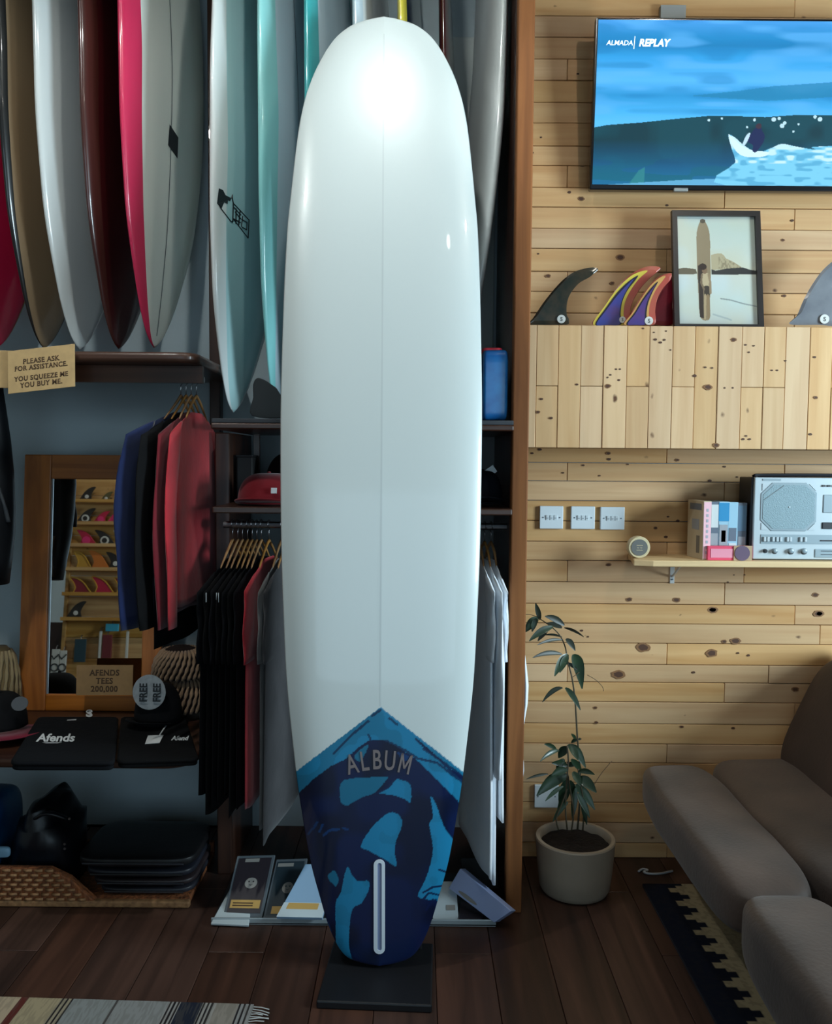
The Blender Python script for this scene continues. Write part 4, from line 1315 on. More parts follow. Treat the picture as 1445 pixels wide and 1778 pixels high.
# pink box lying in front with a round badge
M_HOT = C('pink_box', 222, 74, 104)
a, b = P(1229, 948, SF + .022), P(1304, 974, SF + .022)
pb = thing('pink_box', 'low pink and red box with a round purple badge in front of the cassettes', 'box', ((a.x + b.x) / 2, SF + .03, zs1))
MB().box(((a.x + b.x) / 2, SF + .035, (zs1 + a.z) / 2), (b.x - a.x, .03, a.z - zs1)).build('case', M_HOT, pb, bevel=.002)
MB().box((a.x + (b.x - a.x) * .32, SF + .0192, (zs1 + a.z) / 2), ((b.x - a.x) * .5, .001, (a.z - zs1) * .62)).build('front_print', C('pale_pink', 228, 148, 168), pb)
MB().box((a.x + (b.x - a.x) * .8, SF + .018, (zs1 + a.z) / 2 + .001), ((b.x - a.x) * .42, .004, (a.z - zs1) * 1.04)).build('end_card', C('card_tan', 176, 150, 120), pb)
c_ = P(1289, 959, SF + .016)
MB().lathe([(.025, 0), (.025, .003), (.022, .004)], (c_.x, SF + .0135, c_.z - .003), 24, axis='y').build('badge', C('badge_purple', 100, 82, 104), pb)

# radio cassette player
RY = SF + .035
M_SILV = pmat('silver_plastic', (186, 198, 204), .35, metal=.2, coat=.2)
M_SILD = pmat('dim_silver', (140, 156, 164), .4, metal=.2)
M_RBLK = pmat('radio_black', (22, 24, 32), .45)
M_CLOTH = pmat('speaker_cloth', (128, 150, 158), .6, metal=.2, bump=.3, bscale=400)
rx0 = P(1309, 900, RY).x
rz1 = P(1350, 829, RY).z
px_m = RY * 1.0 / F
X = lambda x: P(x, 900, RY).x
Z = lambda y: P(1350, y, RY).z
rw = .46
radio = thing('radio_cassette_player', 'silver radio cassette player with an octagonal speaker on the wall shelf', 'radio', (rx0 + rw / 2, RY + .06, zs1))
MB().box((rx0 + rw / 2, RY + .068, (zs1 + .004 + rz1) / 2), (rw + .012, .11, rz1 - zs1 - .004)).build('housing', M_RBLK, radio, bevel=.004)
MB().box((rx0 + rw / 2, RY + .006, (Z(971) + rz1) / 2), (rw, .014, rz1 - Z(971))).build('front_panel', M_SILV, radio, bevel=.003)
MB().box((rx0 + rw / 2, RY + .06, zs1 + .003), (rw - .02, .09, .006)).build('foot', M_RBLK, radio)
cxs, czs, rs = (X(1322) + X(1415)) / 2, (Z(840) + Z(920)) / 2, (X(1415) - X(1322)) / 2
rzs = (Z(840) - Z(920)) / 2
octo = [(-1, -.55), (-.6, -1), (.62, -1), (1, -.6), (1, .6), (.62, 1), (-.6, 1), (-1, .55)]
MB().prism([(a * 1.05, b * 1.05) for a, b in octo], lambda a, b, d: (cxs + a * rs, d, czs + b * rzs), RY - .003, RY).build('speaker_rim', M_SILD, radio, bevel=.002)
MB().prism([(a * .96, b * .95) for a, b in octo], lambda a, b, d: (cxs + a * rs, d, czs + b * rzs), RY - .0042, RY - .002).build('speaker_grille', M_CLOTH, radio)
MB().lathe([(.003, 0), (.003, .002)], (cxs + .002, RY - .006, czs), 10, axis='y').build('speaker_cap', M_SILV, radio)
MB().tube([(cxs - rs * .93, RY - .005, czs + rzs * .3), (cxs - rs * .2, RY - .005, czs + rzs * .93)], .0012, 5).build('grille_line', M_SILD, radio)
for sx_ in (-1, 1):
    for sz_ in (-1, 1):
        MB().prism([(0, 0), (sx_ * -.26, 0), (0, sz_ * -.3)], lambda a, b, d: (cxs + (sx_ * 1.0 + a) * rs, d, czs + (sz_ * 1.0 + b) * rzs), RY - .003, RY).build('corner_plate', M_SILV, radio)
MB().box(((X(1322) + rx0 + rw) / 2, RY - .001, (Z(928) + Z(944)) / 2), (rx0 + rw - X(1322), .004, Z(928) - Z(944))).build('button_strip', M_SILD, radio)
for x in (1328, 1334, 1343, 1350, 1356, 1368, 1373, 1391, 1399):
    MB().box((X(x), RY - .005, Z(936)), (.0075, .008, .016)).build('button', M_SILV, radio, bevel=.0012)
MB().box((X(1440), RY - .004, Z(938)), (.055, .003, .004)).build('tuning_scale', M_RBLK, radio)
for x, r in ((1329.5, .0055), (1346, .0075), (1374, .0085), (1397, .0085)):
    MB().lathe([(r, 0), (r * .9, -.012), (r * .7, -.013)], (X(x), RY - .001, Z(956)), 18, axis='y').build('knob', M_RBLK if r < .006 else M_SILD, radio, smooth=True)
    MB().lathe([(r * 1.25, 0), (r * 1.25, -.002)], (X(x) + .002, RY - .0005, Z(957)), 18, axis='y').build('knob_ring', M_RBLK, radio)
MB().box((X(1436), RY - .002, Z(960)), (.075, .004, .028)).build('cassette_door', M_SILD, radio, bevel=.002)
for k in range(2): MB().box((X(1440), RY - .0045, Z(956 + 6 * k)), (.05, .001, .002)).build('door_line', M_RBLK, radio)
for k in range(4): MB().box((X(1428 + k * 9), RY - .003, Z(843)), (.01, .004, .006)).build('switch', M_RBLK, radio)
MB().box((X(1440), RY - .002, Z(874)), (.045, .004, .06)).build('dial_window', M_SILD, radio, bevel=.002)
MB().box((X(1438), RY - .002, Z(912)), (.04, .006, .022)).build('tape_keys', M_RBLK, radio, bevel=.002)
MB().box((X(1338), RY - .002, Z(833)), (.06, .002, .006)).build('name_plate', M_SILD, radio)
hx = rx0 + .03
MB().tube(smoothline([(hx, RY + .07, rz1 - .01), (hx, RY + .07, rz1 + .0), (hx + .03, RY + .075, rz1 + .006), (rx0 + rw - .06, RY + .075, rz1 + .006), (rx0 + rw - .03, RY + .07, rz1 - .01)], 4), .006, 8).build('handle', M_RBLK, radio, smooth=True)

# ------------------------------------------------------------------ sofa, rugs, plant on the right
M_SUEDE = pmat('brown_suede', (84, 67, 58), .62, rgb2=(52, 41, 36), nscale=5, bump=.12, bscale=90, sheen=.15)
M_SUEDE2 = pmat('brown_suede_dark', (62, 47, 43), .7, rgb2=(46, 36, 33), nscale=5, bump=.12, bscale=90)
M_BLKPL = pmat('black_plastic', (14, 13, 14), .5)
sofa = thing('sofa', 'brown suede sofa with rounded front pads at the lower right, facing left', 'sofa', (1.1, 1.9, 0))


def pad(c, s, e, amp, seed, fn=None, nu=64, nv=32):
    r = random.Random(seed)
    ph = [r.uniform(0, 6.28) for _ in range(6)]

    def wob(p):
        q = p.copy()
        q.z += amp * (math.sin(p.y * 9 + ph[0]) * math.sin(p.x * 7 + ph[1]) + .5 * math.sin(p.y * 23 + ph[2] + p.x * 11))
        q.x += amp * .6 * math.sin(p.y * 13 + ph[3])
        return fn(q) if fn else q
    return superbox(c, s, e, nu, nv, wob)


MODS = [(2.00, 2.915, 0), (.98, 1.99, 1)]
for y0, y1, k in MODS:
    yc, ly = (y0 + y1) / 2, y1 - y0
    # front pad: rounded roll that hangs over the front
    pad((.875 - .015 * k, yc, .345 + .012 * k), (.25, ly, .155 + .03 * k), .46, .003, 3 + k).build('front_pad', M_SUEDE, sofa, smooth='all')
    yb2 = y1 + (.055 if k == 0 else 0); yd, ld = (y0 + yb2) / 2, yb2 - y0
    pad((1.22, yd, .335), (.46, ld - .01, .19), .45, .004, 8 + k, lambda p: Vector((p.x, p.y, p.z + .05 * max(0, p.x + .1)))).build('seat_pad', M_SUEDE, sofa, smooth='all')
    rot = Matrix.Rotation(math.radians(24), 3, 'Y')
    hb_ = .52 - .10 * k
    mbb = pad((0, 0, 0), (.26, ld - .005 + .05 * (1 - k), hb_), .5, .006, 14 + k, lambda p: rot @ p)
    mbb.v = [(a + 1.43, b + yd + .025 * (1 - k), c + .535 - .05 * k) for a, b, c in mbb.v]
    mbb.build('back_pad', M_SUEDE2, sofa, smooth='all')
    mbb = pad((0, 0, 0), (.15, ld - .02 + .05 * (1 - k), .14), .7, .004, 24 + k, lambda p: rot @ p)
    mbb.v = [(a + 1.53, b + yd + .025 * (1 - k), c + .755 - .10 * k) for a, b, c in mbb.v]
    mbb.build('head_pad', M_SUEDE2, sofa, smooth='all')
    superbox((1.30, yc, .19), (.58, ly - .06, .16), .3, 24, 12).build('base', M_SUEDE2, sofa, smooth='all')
for x in (.985, 1.6):
    for y in (2.87, 1.93, 1.02):
        MB().box((x, y, .0625), (.085, .05, .104)).build('leg', M_BLKPL, sofa, bevel=.004)

# rug under the sofa: navy border, tan body with stepped teeth
M_RUG = vmat('woven_rug', .95, spec=.1)
rx0_, rx1_, ry0, ry1 = .775, 2.1, .3, 2.84
cv = Canvas(330, 640, (20, 24, 36))
WX = rx0_ + (rx1_ - rx0_) * cv.X; WY = ry1 - (ry1 - ry0) * cv.Y
tooth = (WY / .086) % 1.0
edge = .855 + .045 * np.floor(np.abs(tooth - .5) * 2 * 3.0) / 1.5 * .9
cv.paint((WX > edge).astype(float), (158, 142, 112))
t2 = (WY / .172 + .3) % 1.0
e2 = .975 + .03 * np.floor(np.abs(t2 - .5) * 6)
cv.paint(((WX > e2) & (WX < e2 + .05)).astype(float), (58, 46, 42))
cv.paint((WX > e2 + .09).astype(float), (96, 74, 58))
cv.paint((cv.noise(33, 140, 260) > .6).astype(float), (40, 36, 36), .22)
rug = thing('rug', 'dark navy rug with a stepped tan pattern running under the sofa', 'rug', (1.4, 1.6, 0))
MB().box(((rx0_ + rx1_) / 2, (ry0 + ry1) / 2, .004), (rx1_ - rx0_, ry1 - ry0, .008)).build('backing', pmat('rug_backing', (24, 26, 36), .95), rug)
print_panel('pile_pattern', cv, lambda u, v: (rx0_ + (rx1_ - rx0_) * u, ry1 - (ry1 - ry0) * v, .0095), M_RUG, rug)

# striped rug at the lower left
ra, rb = PZ(-60, 1728, .01), PZ(441, 1743, .01)
dirx = (rb - ra).normalized(); diry = Vector((dirx.y, -dirx.x, 0))
wlen = (rb - ra).length
cv = Canvas(620, 90, (138, 128, 112))
ux = lambda x: (PZ(x, 1731 + x * .03, .01) - ra).dot(dirx) / wlen
for x0, x1, c in [(-60, 37, (176, 156, 130)), (37, 50, (92, 44, 38)), (50, 106, (164, 148, 118)), (106, 128, (150, 138, 116)), (128, 202, (134, 136, 134)), (202, 206, (70, 66, 66)), (206, 294, (136, 136, 134)),
                  (294, 314, (150, 146, 142)), (314, 352, (34, 38, 50)), (352, 376, (150, 146, 140)), (376, 414, (140, 132, 122)), (414, 441, (140, 138, 136))]:
    cv.paint(((cv.X >= ux(x0)) & (cv.X < ux(x1))).astype(float), c)
for xs_ in ((110, 118, 126), (297, 304, 311), (355, 362, 369), (417, 425, 433)):
    for x in xs_: cv.paint((np.abs(cv.X - ux(x)) < .0035).astype(float), (36, 32, 34))
cv.paint((cv.noise(41, 200, 40) > .55).astype(float), (90, 84, 76), .25)
rug2 = thing('rug', 'cream and grey striped woven rug with fringe at the lower left corner', 'rug', (ra.x + .4, ra.y - .3, 0))
dn = diry * .9
P4 = [ra, rb, rb + dn, ra + dn]
MB().add([(p.x, p.y, 0) for p in P4] + [(p.x, p.y, .008) for p in P4], [(0, 1, 2, 3), (4, 5, 6, 7), (0, 1, 5, 4), (1, 2, 6, 5), (2, 3, 7, 6), (3, 0, 4, 7)]).build('backing', pmat('rug_backing_grey', (110, 104, 96), .95), rug2)
pp = lambda u, v: tuple(Vector((ra.x, ra.y, .0092)) + dirx * (wlen * u) + dn * v)
print_panel('stripe_pattern', cv, pp, M_RUG, rug2)
mb = MB(); rr = random.Random(5)
for k in range(90):
    p = rb + dn * ((k + .5) / 90); l = rr.uniform(.03, .05)
    q = p + dirx * l + diry * rr.uniform(-.012, .012)
    mb.tube([(p.x, p.y, .005), ((p.x + q.x) / 2, (p.y + q.y) / 2, .006), (q.x, q.y, .003)], .0014, 3)
tag(mb.build('fringe', pmat('fringe_yarn', (176, 178, 176), .9), rug2), kind='stuff')

# potted plant
PYC = 2.815
pc_ = P(999, 1455, PYC)
PXc, PZt, PR = pc_.x, .182, .1325
plant = thing('potted_plant', 'slender long leaved plant in a cream pot between the brown post and the sofa', 'plant', (PXc, PYC, 0))
M_POT = pmat('cream_pot', (166, 152, 134), .55, noise=.08, nscale=8, bump=.03, bscale=200)
M_SOIL = pmat('dark_soil', (32, 22, 18), .95, rgb2=(16, 11, 10), nscale=60, bump=.8, bscale=80)
M_LEAF = pmat('green_leaf', (46, 70, 46), .38, rgb2=(30, 48, 34), nscale=14, coat=.15)
M_LEAFD = pmat('dark_green_leaf', (34, 42, 26), .45, rgb2=(26, 32, 22), nscale=14)
M_STEM = pmat('brown_stem', (70, 62, 44), .7)
M_TWIG = pmat('dry_twig', (104, 82, 58), .8)
MB().lathe([(.0, .0), (.098, .0), (.110, .006), (.117, .02), (.124, .08), (.1300, PZt - .03), (PR, PZt - .004), (PR - .003, PZt), (PR - .014, PZt), (PR - .018, PZt - .006), (PR - .021, PZt - .03), (.0, PZt - .032)], (PXc, PYC, 0), 56, cap0=False, cap1=False).build('pot', M_POT, plant, smooth=True)
mb = MB(); r_ = random.Random(3); n = 28
vv = [(PXc, PYC, PZt - .022)]; ff_ = []
for ring in range(1, 6):
    for j in range(n):
        w = 2 * math.pi * j / n; q = (PR - .019) * ring / 5
        vv.append((PXc + q * math.cos(w), PYC + q * math.sin(w), PZt - .025 + r_.uniform(-.003, .005)))
for j in range(n): ff_.append((0, 1 + j, 1 + (j + 1) % n))
for ring in range(4):
    for j in range(n):
        a = 1 + ring * n; ff_.append((a + j, a + n + j, a + n + (j + 1) % n, a + (j + 1) % n))
mb.add(vv, ff_).build('soil', M_SOIL, plant, smooth='all')
D = lambda x, y, dY=0.0: P(x, y, PYC + dY)
stem_px = [(1003, 1440), (1007, 1390), (1007, 1330), (1003, 1285), (999, 1220), (994, 1180), (986, 1148), (982, 1125), (974, 1106), (962, 1092), (946, 1080), (935, 1073)]
MB().tube(smoothline([D(x, y, .01 * math.sin(i)) for i, (x, y) in enumerate(stem_px)], 4), [.0036 - .000045 * i for i in range(4 * 11 + 1)], 7).build('stem', M_STEM, plant, smooth='all')
for pts_ in ([(985, 1440), (982, 1400), (985, 1350), (987, 1320), (985, 1295)], [(1012, 1442), (1014, 1400), (1008, 1360), (1004, 1335)], [(992, 1445), (996, 1410), (990, 1370), (984, 1332)], [(970, 1441), (966, 1420), (976, 1395), (985, 1370)]):
    MB().tube(smoothline([D(x, y, -.02) for x, y in pts_], 4), .0028, 6).build('stem', M_STEM, plant, smooth='all')
for pts_ in ([(933, 1071), (920, 1067), (906, 1067)], [(992, 1177), (1000, 1172), (1006, 1167)], [(1020, 1172), (1034, 1180), (1046, 1192), (1048, 1200)], [(1032, 1362), (1045, 1342), (1063, 1321)]):
    MB().tube(smoothline([D(x, y, -.01) for x, y in pts_], 3), .0012, 5).build('twig', M_TWIG, plant, smooth='all')


def leaf(bx, by, tx, ty, w, sag=6, dark=False, dY=0.0, tdY=None):
    a = D(bx, by, dY); b = D(tx, ty, dY + (tdY if tdY is not None else random.uniform(-.05, .02)))
    m_ = (a + b) / 2 + Vector((0, 0, sag * 2.9 / F))
    wd = w * 2.9 / F / 2
    ax_ = (b - a).normalized()
    side = ax_.cross(Vector((0, -1, 0.25)).normalized()).normalized()
    nrm = side.cross(ax_)
    v, f = [], []
    K = 8
    for i in range(K + 1):
        t = i / K
        c = a * (1 - t) ** 2 + m_ * 2 * t * (1 - t) + b * t * t
        ww = wd * (math.sin(math.pi * min(1, t * .93 + .05)) ** .8) * (1 - .25 * t) + .0004
        v += [c - side * ww + nrm * ww * .35, c, c + side * ww + nrm * ww * .35]
    for i in range(K):
        for j in range(2):
            f.append((3 * i + j, 3 * i + j + 1, 3 * i + j + 4, 3 * i + j + 3))
    MB().add(v, f).build('leaf', M_LEAFD if dark else M_LEAF, plant, smooth='all')


random.seed(11)
for L_ in [(938, 1076, 930, 1047, 10, 0, 1), (934, 1072, 911, 1098, 17, 5), (931, 1074, 924, 1097, 10, 3), (980, 1086, 946, 1070, 12, 7, 1), (976, 1090, 950, 1082, 10, 3, 1), (960, 1088, 919, 1113, 13, 8), (952, 1092, 934, 1113, 9, 3, 1),
           (976, 1111, 933, 1120, 6, 7, 1), (976, 1106, 944, 1103, 4, 5, 1), (983, 1109, 999, 1130, 11, 6, 1), (980, 1090, 1014, 1106, 5, 5, 1), (976, 1136, 925, 1142, 9, 10, 1), (986, 1136, 963, 1174, 16, 9), (986, 1138, 972, 1168, 13, 6),
           (996, 1136, 1011, 1196, 22, 24), (985, 1151, 1003, 1163, 7, 2, 1), (977, 1194, 942, 1219, 9, 13, 1), (982, 1194, 1008, 1233, 11, 9), (1004, 1284, 992, 1290, 7, 4), (1004, 1284, 1010, 1283, 4, 1, 1), (1000, 1283, 992, 1274, 6, 1),
           (971, 1303, 938, 1322, 9, 10), (966, 1301, 945, 1292, 8, 4), (986, 1293, 1017, 1333, 17, 16), (985, 1296, 970, 1316, 17, 5), (990, 1294, 1004, 1320, 14, 5), (986, 1330, 958, 1325, 12, 5), (987, 1330, 1003, 1325, 10, 3), (985, 1336, 958, 1346, 15, 5),
           (986, 1346, 932, 1382, 24, 18), (978, 1365, 947, 1391, 8, 6), (986, 1352, 973, 1402, 22, 4), (1004, 1340, 1033, 1345, 10, 7), (1004, 1350, 1036, 1376, 20, 8), (1000, 1362, 1033, 1406, 17, 8), (1000, 1368, 994, 1422, 12, 3), (986, 1392, 960, 1427, 10, 8),
           (1010, 1390, 1019, 1432, 10, 4), (952, 1344, 914, 1353, 5, 4, 1), (995, 1340, 1010, 1366, 14, 3), (990, 1355, 1000, 1390, 14, 2), (985, 1375, 968, 1412, 12, 5), (1003, 1378, 1024, 1420, 12, 6), (980, 1318, 966, 1336, 12, 4), (992, 1318, 1010, 1340, 12, 4)]:
    leaf(*L_[:6], dark=bool(L_[6:]), dY=random.uniform(-.03, .02))

# pale coil of cable on the dark floor
pts_ = [PZ(x, y, .006) for x, y in ((1109, 1513), (1116, 1509), (1125, 1511), (1118, 1514), (1128, 1517), (1145, 1517), (1160, 1514), (1168, 1512))]
o = MB().tube(smoothline(pts_, 5), .004, 6).build('cable', pmat('pale_cable', (170, 172, 176), .5), smooth='all')
tag(o, 'short pale cable lying on the dark floor left of the sofa leg', 'cable')

# ------------------------------------------------------------------ clothes on hangers
M_HANGER = woodmat('hanger_wood', (176, 132, 84), (140, 100, 60), rough=.5, knots=0)


def cloth(name, rgb, rgb2=None):
    return pmat(name, rgb, .9, spec=.2, rgb2=rgb2 or [v * .8 for v in rgb], nscale=9, bump=.15, bscale=30, sheen=.2 if max(rgb) > 60 else 0.0)


def garment(kind, label, cat, hx, hy, zr, yaw, w, L, mat, group, hlabel, hgroup, sleeve='short', seed=0, th=.03, flare=1.0, tagged=False, Yc=2.80, hmat=None, bend=0.0, calm=1.0):
    r = random.Random(seed)
    hook = P(hx, hy, Yc); X_ = hook.x
    A = Vector((math.cos(math.radians(yaw)), math.sin(math.radians(yaw)), 0)); N_ = Vector((-A.y, A.x, 0))
    O = Vector((X_, Yc, zr))
    zt = zr - .105                                  # collar height
    # the hanger: steel hook over the rail, two wooden arms
    HC[hlabel] = HC.get(hlabel, -1) + 1
    h = thing('clothes_hanger', hlabel % ORD[HC[hlabel]], 'hanger', (X_, Yc, zr), hgroup)
    hk = [O + N_ * 0 + A * (.0165 * math.sin(t)) + Vector((0, 0, .0165 * math.cos(t))) for t in np.linspace(-1.9, math.pi * .98, 12)]
    hk += [O + Vector((0, 0, -.022)), O + Vector((0, 0, -.05))]
    MB().tube(hk, .0018, 6).build('hook', M_CHROME, h, smooth='all')
    arm = lambda s: smoothline([O + Vector((0, 0, -.05)), O + A * (s * .045) + Vector((0, 0, -.078)), O + A * (s * w * .45) + N_ * (bend * .2 * (s < 0)) + Vector((0, 0, -.130))], 4)
    for s in (-1, 1):
        MB().tube(arm(s), [.005, .005, .005, .005, .0045, .004, .0035, .003, .0025], 8, flat=.9).build('arm', hmat or M_HANGER, h, smooth='all')
    t = thing(kind, label, cat, (X_, Yc, zt - L), group)
    ph = [r.uniform(0, 6.28) for _ in range(6)]
    rings = []
    M = 44
    for i in range(27):
        q = i / 26
        d = q * L
        if d < .075: hw = .05 + (w * .93 - .05) * (d / .075) ** .75
        else: hw = w * ((.93 - .10 * min(1, (d - .075) / .12)) if sleeve == 'long' else .93 + .05 * min(1, (d - .075) / .12)) + w * ((.05 * flare + .06 * (flare - 1) * 3) * q)
        zz_ = zt - d
        ring = []
        tt = th * (.35 + .65 * min(1, d / .12)) * (1 + (.4 * q if calm < 1 else 0))
        for j in range(M):
            a = 2 * math.pi * j / M
            ca, sa = math.cos(a), math.sin(a)
            fold = 1 + calm * (.10 + .38 * q) * math.sin(5 * a + ph[0] + q * 1.3) + calm * .22 * q * math.sin(9 * a + ph[1] - q * 2)
            u = hw * math.copysign(abs(ca) ** .8, ca) * (1 + .03 * q * math.sin(3 * a + ph[2]))
            nn = tt * (math.copysign(abs(sa) ** .45, sa) if calm < 1 else sa) * fold + .2 * th * math.sin(q * 7 + ph[3]) * q
            zz2 = zz_ + .006 * q * math.sin(4 * a + ph[4])
            nn += bend * (max(0, -u) / w) ** 1.6
            ring.append(O + A * u + N_ * nn + Vector((0, 0, zz2 - zr)))
        rings.append(ring)
    MB().loft(rings).build('body', mat, t, smooth='all')
    SL = {'short': .24, 'long': .60, 'none': 0}[sleeve]
    if SL:
        for s in (-1, 1):
            rings = []
            for i in range(15):
                q = i / 14
                out = w * (.84 + (.28 if sleeve == 'long' else .06) * math.sin(min(1, q * (1.6 if sleeve == 'long' else 1)) * math.pi / 2) * (1 - .35 * q if sleeve == 'long' else 1))
                zz_ = zt - .055 - q * SL - .01 * (s > 0)
                ra_ = (.072 - .03 * q) if sleeve == 'long' else (.07 - .008 * q)
                ring = []
                for j in range(18):
                    a = 2 * math.pi * j / 18
                    k_ = 1 + .12 * math.sin(3 * a + q * 9 + ph[5])
                    uu = s * out + math.cos(a) * ra_ * .8 * k_
                    ring.append(O + A * uu + N_ * (math.sin(a) * (th * 1.12 + .001) * k_ * min(1, .5 + q * 3) + bend * (max(0, -uu) / w) ** 1.6) + Vector((0, 0, zz_ - zr + .03 * math.cos(a) * s * -1 * (1 - q) * .8)))
                rings.append(ring)
            MB().loft(rings).build('sleeve', mat, t, smooth='all')
    if tagged:
        p = O + A * (-w * 1.055) + N_ * bend * 1.1 + Vector((0, 0, -.20))
        R = Matrix.Rotation(math.radians(yaw), 3, 'Z')
        MB().box(p, (.002, .008, .028), R).build('price_tag', M_PLATE, t)
    return t


C_NAVY, C_BLACK, C_BLK2 = cloth('navy_cotton', (22, 36, 78)), cloth('black_cotton', (10, 10, 12)), cloth('soft_black_cotton', (13, 14, 19))
C_RED, C_RED2, C_GREY, C_WHITE = cloth('red_cotton', (196, 48, 58)), cloth('dark_red_cotton', (120, 26, 38)), cloth('grey_marl', (120, 118, 116)), cloth('white_cotton', (246, 250, 255), (234, 243, 252))
ORD = ['first', 'second', 'third', 'fourth', 'fifth', 'sixth', 'seventh', 'eighth', 'ninth', 'tenth']
HC = {}
HL = 'pale wooden hanger, %s from the left on the rail under the left upper shelf'
HG = 'hangers on the left rail'
CG = 'clothes on the left rail'
garment('long_sleeve_shirt', 'navy long sleeve shirt, leftmost on the left rail beside the mirror', 'shirt', 314, 668, ZR1, 85, .25, .66, C_NAVY, CG, HL, HG, 'long', 1, .0055, bend=.062)
garment('long_sleeve_shirt', 'black long shirt hanging between the navy and the red shirt', 'shirt', 323, 668, ZR1, 85, .25, .72, C_BLACK, CG, HL, HG, 'long', 2, .0055, bend=.032)
garment('long_sleeve_shirt', 'dark red shirt mostly hidden behind the bright red one on the left rail', 'shirt', 332, 668, ZR1, 85, .235, .62, C_RED2, CG, HL, HG, 'long', 3, .0055, bend=.008)
garment('long_sleeve_shirt', 'bright red long sleeve shirt on the left rail next to the post', 'shirt', 341, 668, ZR1, 85, .23, .60, C_RED, CG, HL, HG, 'long', 4, .0052, bend=-.004)
HL2 = 'wooden hanger, %s from the left on the middle rail beside the big longboard'
HG2 = 'hangers on the middle rail'
CG2 = 'black tees on the middle rail'
BL_ = 'plain black tee, %s from the left in the packed black row on the middle rail'
for k, hx in enumerate((404, 413, 421, 430, 438, 446, 454)):
    garment('tee_shirt', BL_ % ORD[k], 'shirt', hx, 911, ZR2, 83, .235, .70 + .02 * ((k * 3) % 4), C_BLACK if k % 2 else C_BLK2, CG2, HL2, HG2, 'short', 20 + k, .0042, bend=.018 - .0022 * k, flare=1.2, tagged=k in (1, 3))
garment('tee_shirt', 'red tee on the middle rail, between the black tees and the longboard', 'shirt', 467, 911, ZR2, 83, .235, .74, C_RED, None, HL2, HG2, 'short', 31, .0055, flare=1.4, bend=.0)
garment('tee_shirt', 'grey tee right of the red tee on the middle rail', 'shirt', 489, 911, ZR2, 83, .23, .80, C_GREY, None, HL2, HG2, 'short', 32, .005, flare=1.4)
garment('tee_shirt', 'dark grey tee almost hidden by the left edge of the longboard', 'shirt', 498, 911, ZR2, 83, .23, .84, cloth('dark_grey_marl', (70, 68, 70)), None, HL2, HG2, 'short', 33, .005, flare=1.4)
HL3 = 'wooden hanger with white clothes, %s from the longboard on the right rail end'
HG3 = 'hangers right of the longboard'
for k, (hx, lab, ww, LL, fl, sl, yw) in enumerate(((831, 'long white robe nearest the longboard on the right end of the rail', .22, .97, 1.7, 'short', 94), (842, 'long white dress in the middle of the white clothes by the brown post', .225, 1.0, 1.5, 'long', 94),
                                               (853, 'white shirt with dark print nearest the brown post', .21, .80, 1.2, 'short', 90))):
    garment(['robe', 'dress', 'shirt'][k], lab, ['robe', 'dress', 'shirt'][k], hx, 911, ZR2, 100, ww * .82, LL, C_WHITE, None, HL3, HG3, sl, 41 + k, .0070, calm=.3, flare=fl, bend=0.0)
# white towel hanging on the outer side of the right post
tx = PRX + .026
rings = []
for z, b in ((.86, .006), (.82, .012), (.76, .022), (.70, .030), (.64, .028), (.58, .016), (.53, .008), (.49, .008), (.45, .016), (.42, .018), (.38, .012)):
    rings.append([Vector((tx + b * (.5 + .5 * math.cos(a)) + .001, 2.84 + .085 * math.sin(a), z)) for a in np.linspace(0, 2 * math.pi, 20, endpoint=False)])
tw = thing('towel', 'white towel hanging on the outer side of the brown post behind the plant', 'towel', (tx, 2.84, .38))
MB().loft(rings).build('cloth', C_WHITE, tw, smooth='all')
MB().tube([(tx, 2.84, .88), (tx + .012, 2.84, .88), (tx + .014, 2.84, .86)], .003, 6).build('hook', M_CHROME, tw)

# ------------------------------------------------------------------ mirror on the lower shelf and the fin display it reflects
SZ = ZL + .0065
M_MFR = woodmat('mirror_frame_pine', (206, 124, 54), (150, 84, 36), rough=.45, axis=2, vary=.1, knots=0, coat=.15)
M_MFRH = woodmat('mirror_frame_rail', (196, 118, 52), (142, 80, 35), rough=.45, axis=0, vary=.1, knots=0, coat=.15)
M_GLASS = bpy.data.materials.new('mirror_glass'); M_GLASS.use_nodes = True
b_ = M_GLASS.node_tree.nodes['Principled BSDF']
b_.inputs['Base Color'].default_value = (.86, .88, .87, 1); b_.inputs['Metallic'].default_value = 1; b_.inputs['Roughness'].default_value = .015
MY0, LEAN = 3.075, math.radians(6.0)
m_bl, m_br = P(35, 1238, MY0), P(281, 1238, MY0)
mw = m_br.x - m_bl.x
topz = P(150, 790, 3.18).z
mh = (topz - SZ) / math.cos(LEAN)
mp_ = lambda u, v, d=0.0: Vector((m_bl.x + u, MY0 + v * math.sin(LEAN) - d * math.cos(LEAN), SZ + v * math.cos(LEAN) + .0 + d * math.sin(LEAN) * 0))
mirror = thing('mirror', 'wood framed mirror leaning on the lower shelf, reflecting a wall of fins', 'mirror', (m_bl.x + mw / 2, MY0, SZ))
pxm = 3.14 / F
fl, frr, ft, fb = 47 * pxm, 34 * pxm, 42 * pxm, 28 * pxm
bx_ = lambda u0, u1, v0, v1, d0, d1: MB().prism([(u0, v0), (u1, v0), (u1, v1), (u0, v1)], lambda a, b, d: mp_(a, b, d), d0, d1)
bx_(0, fl, 0, mh, -.004, .022).build('frame_stile', M_MFR, mirror, bevel=.004)
bx_(mw - frr, mw, 0, mh, -.004, .022).build('frame_stile', M_MFR, mirror, bevel=.004)
bx_(fl + .0006, mw - frr - .0006, mh - ft, mh, -.004, .021).build('frame_rail', M_MFRH, mirror, bevel=.004)
bx_(fl + .0006, mw - frr - .0006, 0, fb, -.004, .021).build('frame_rail', M_MFRH, mirror, bevel=.004)
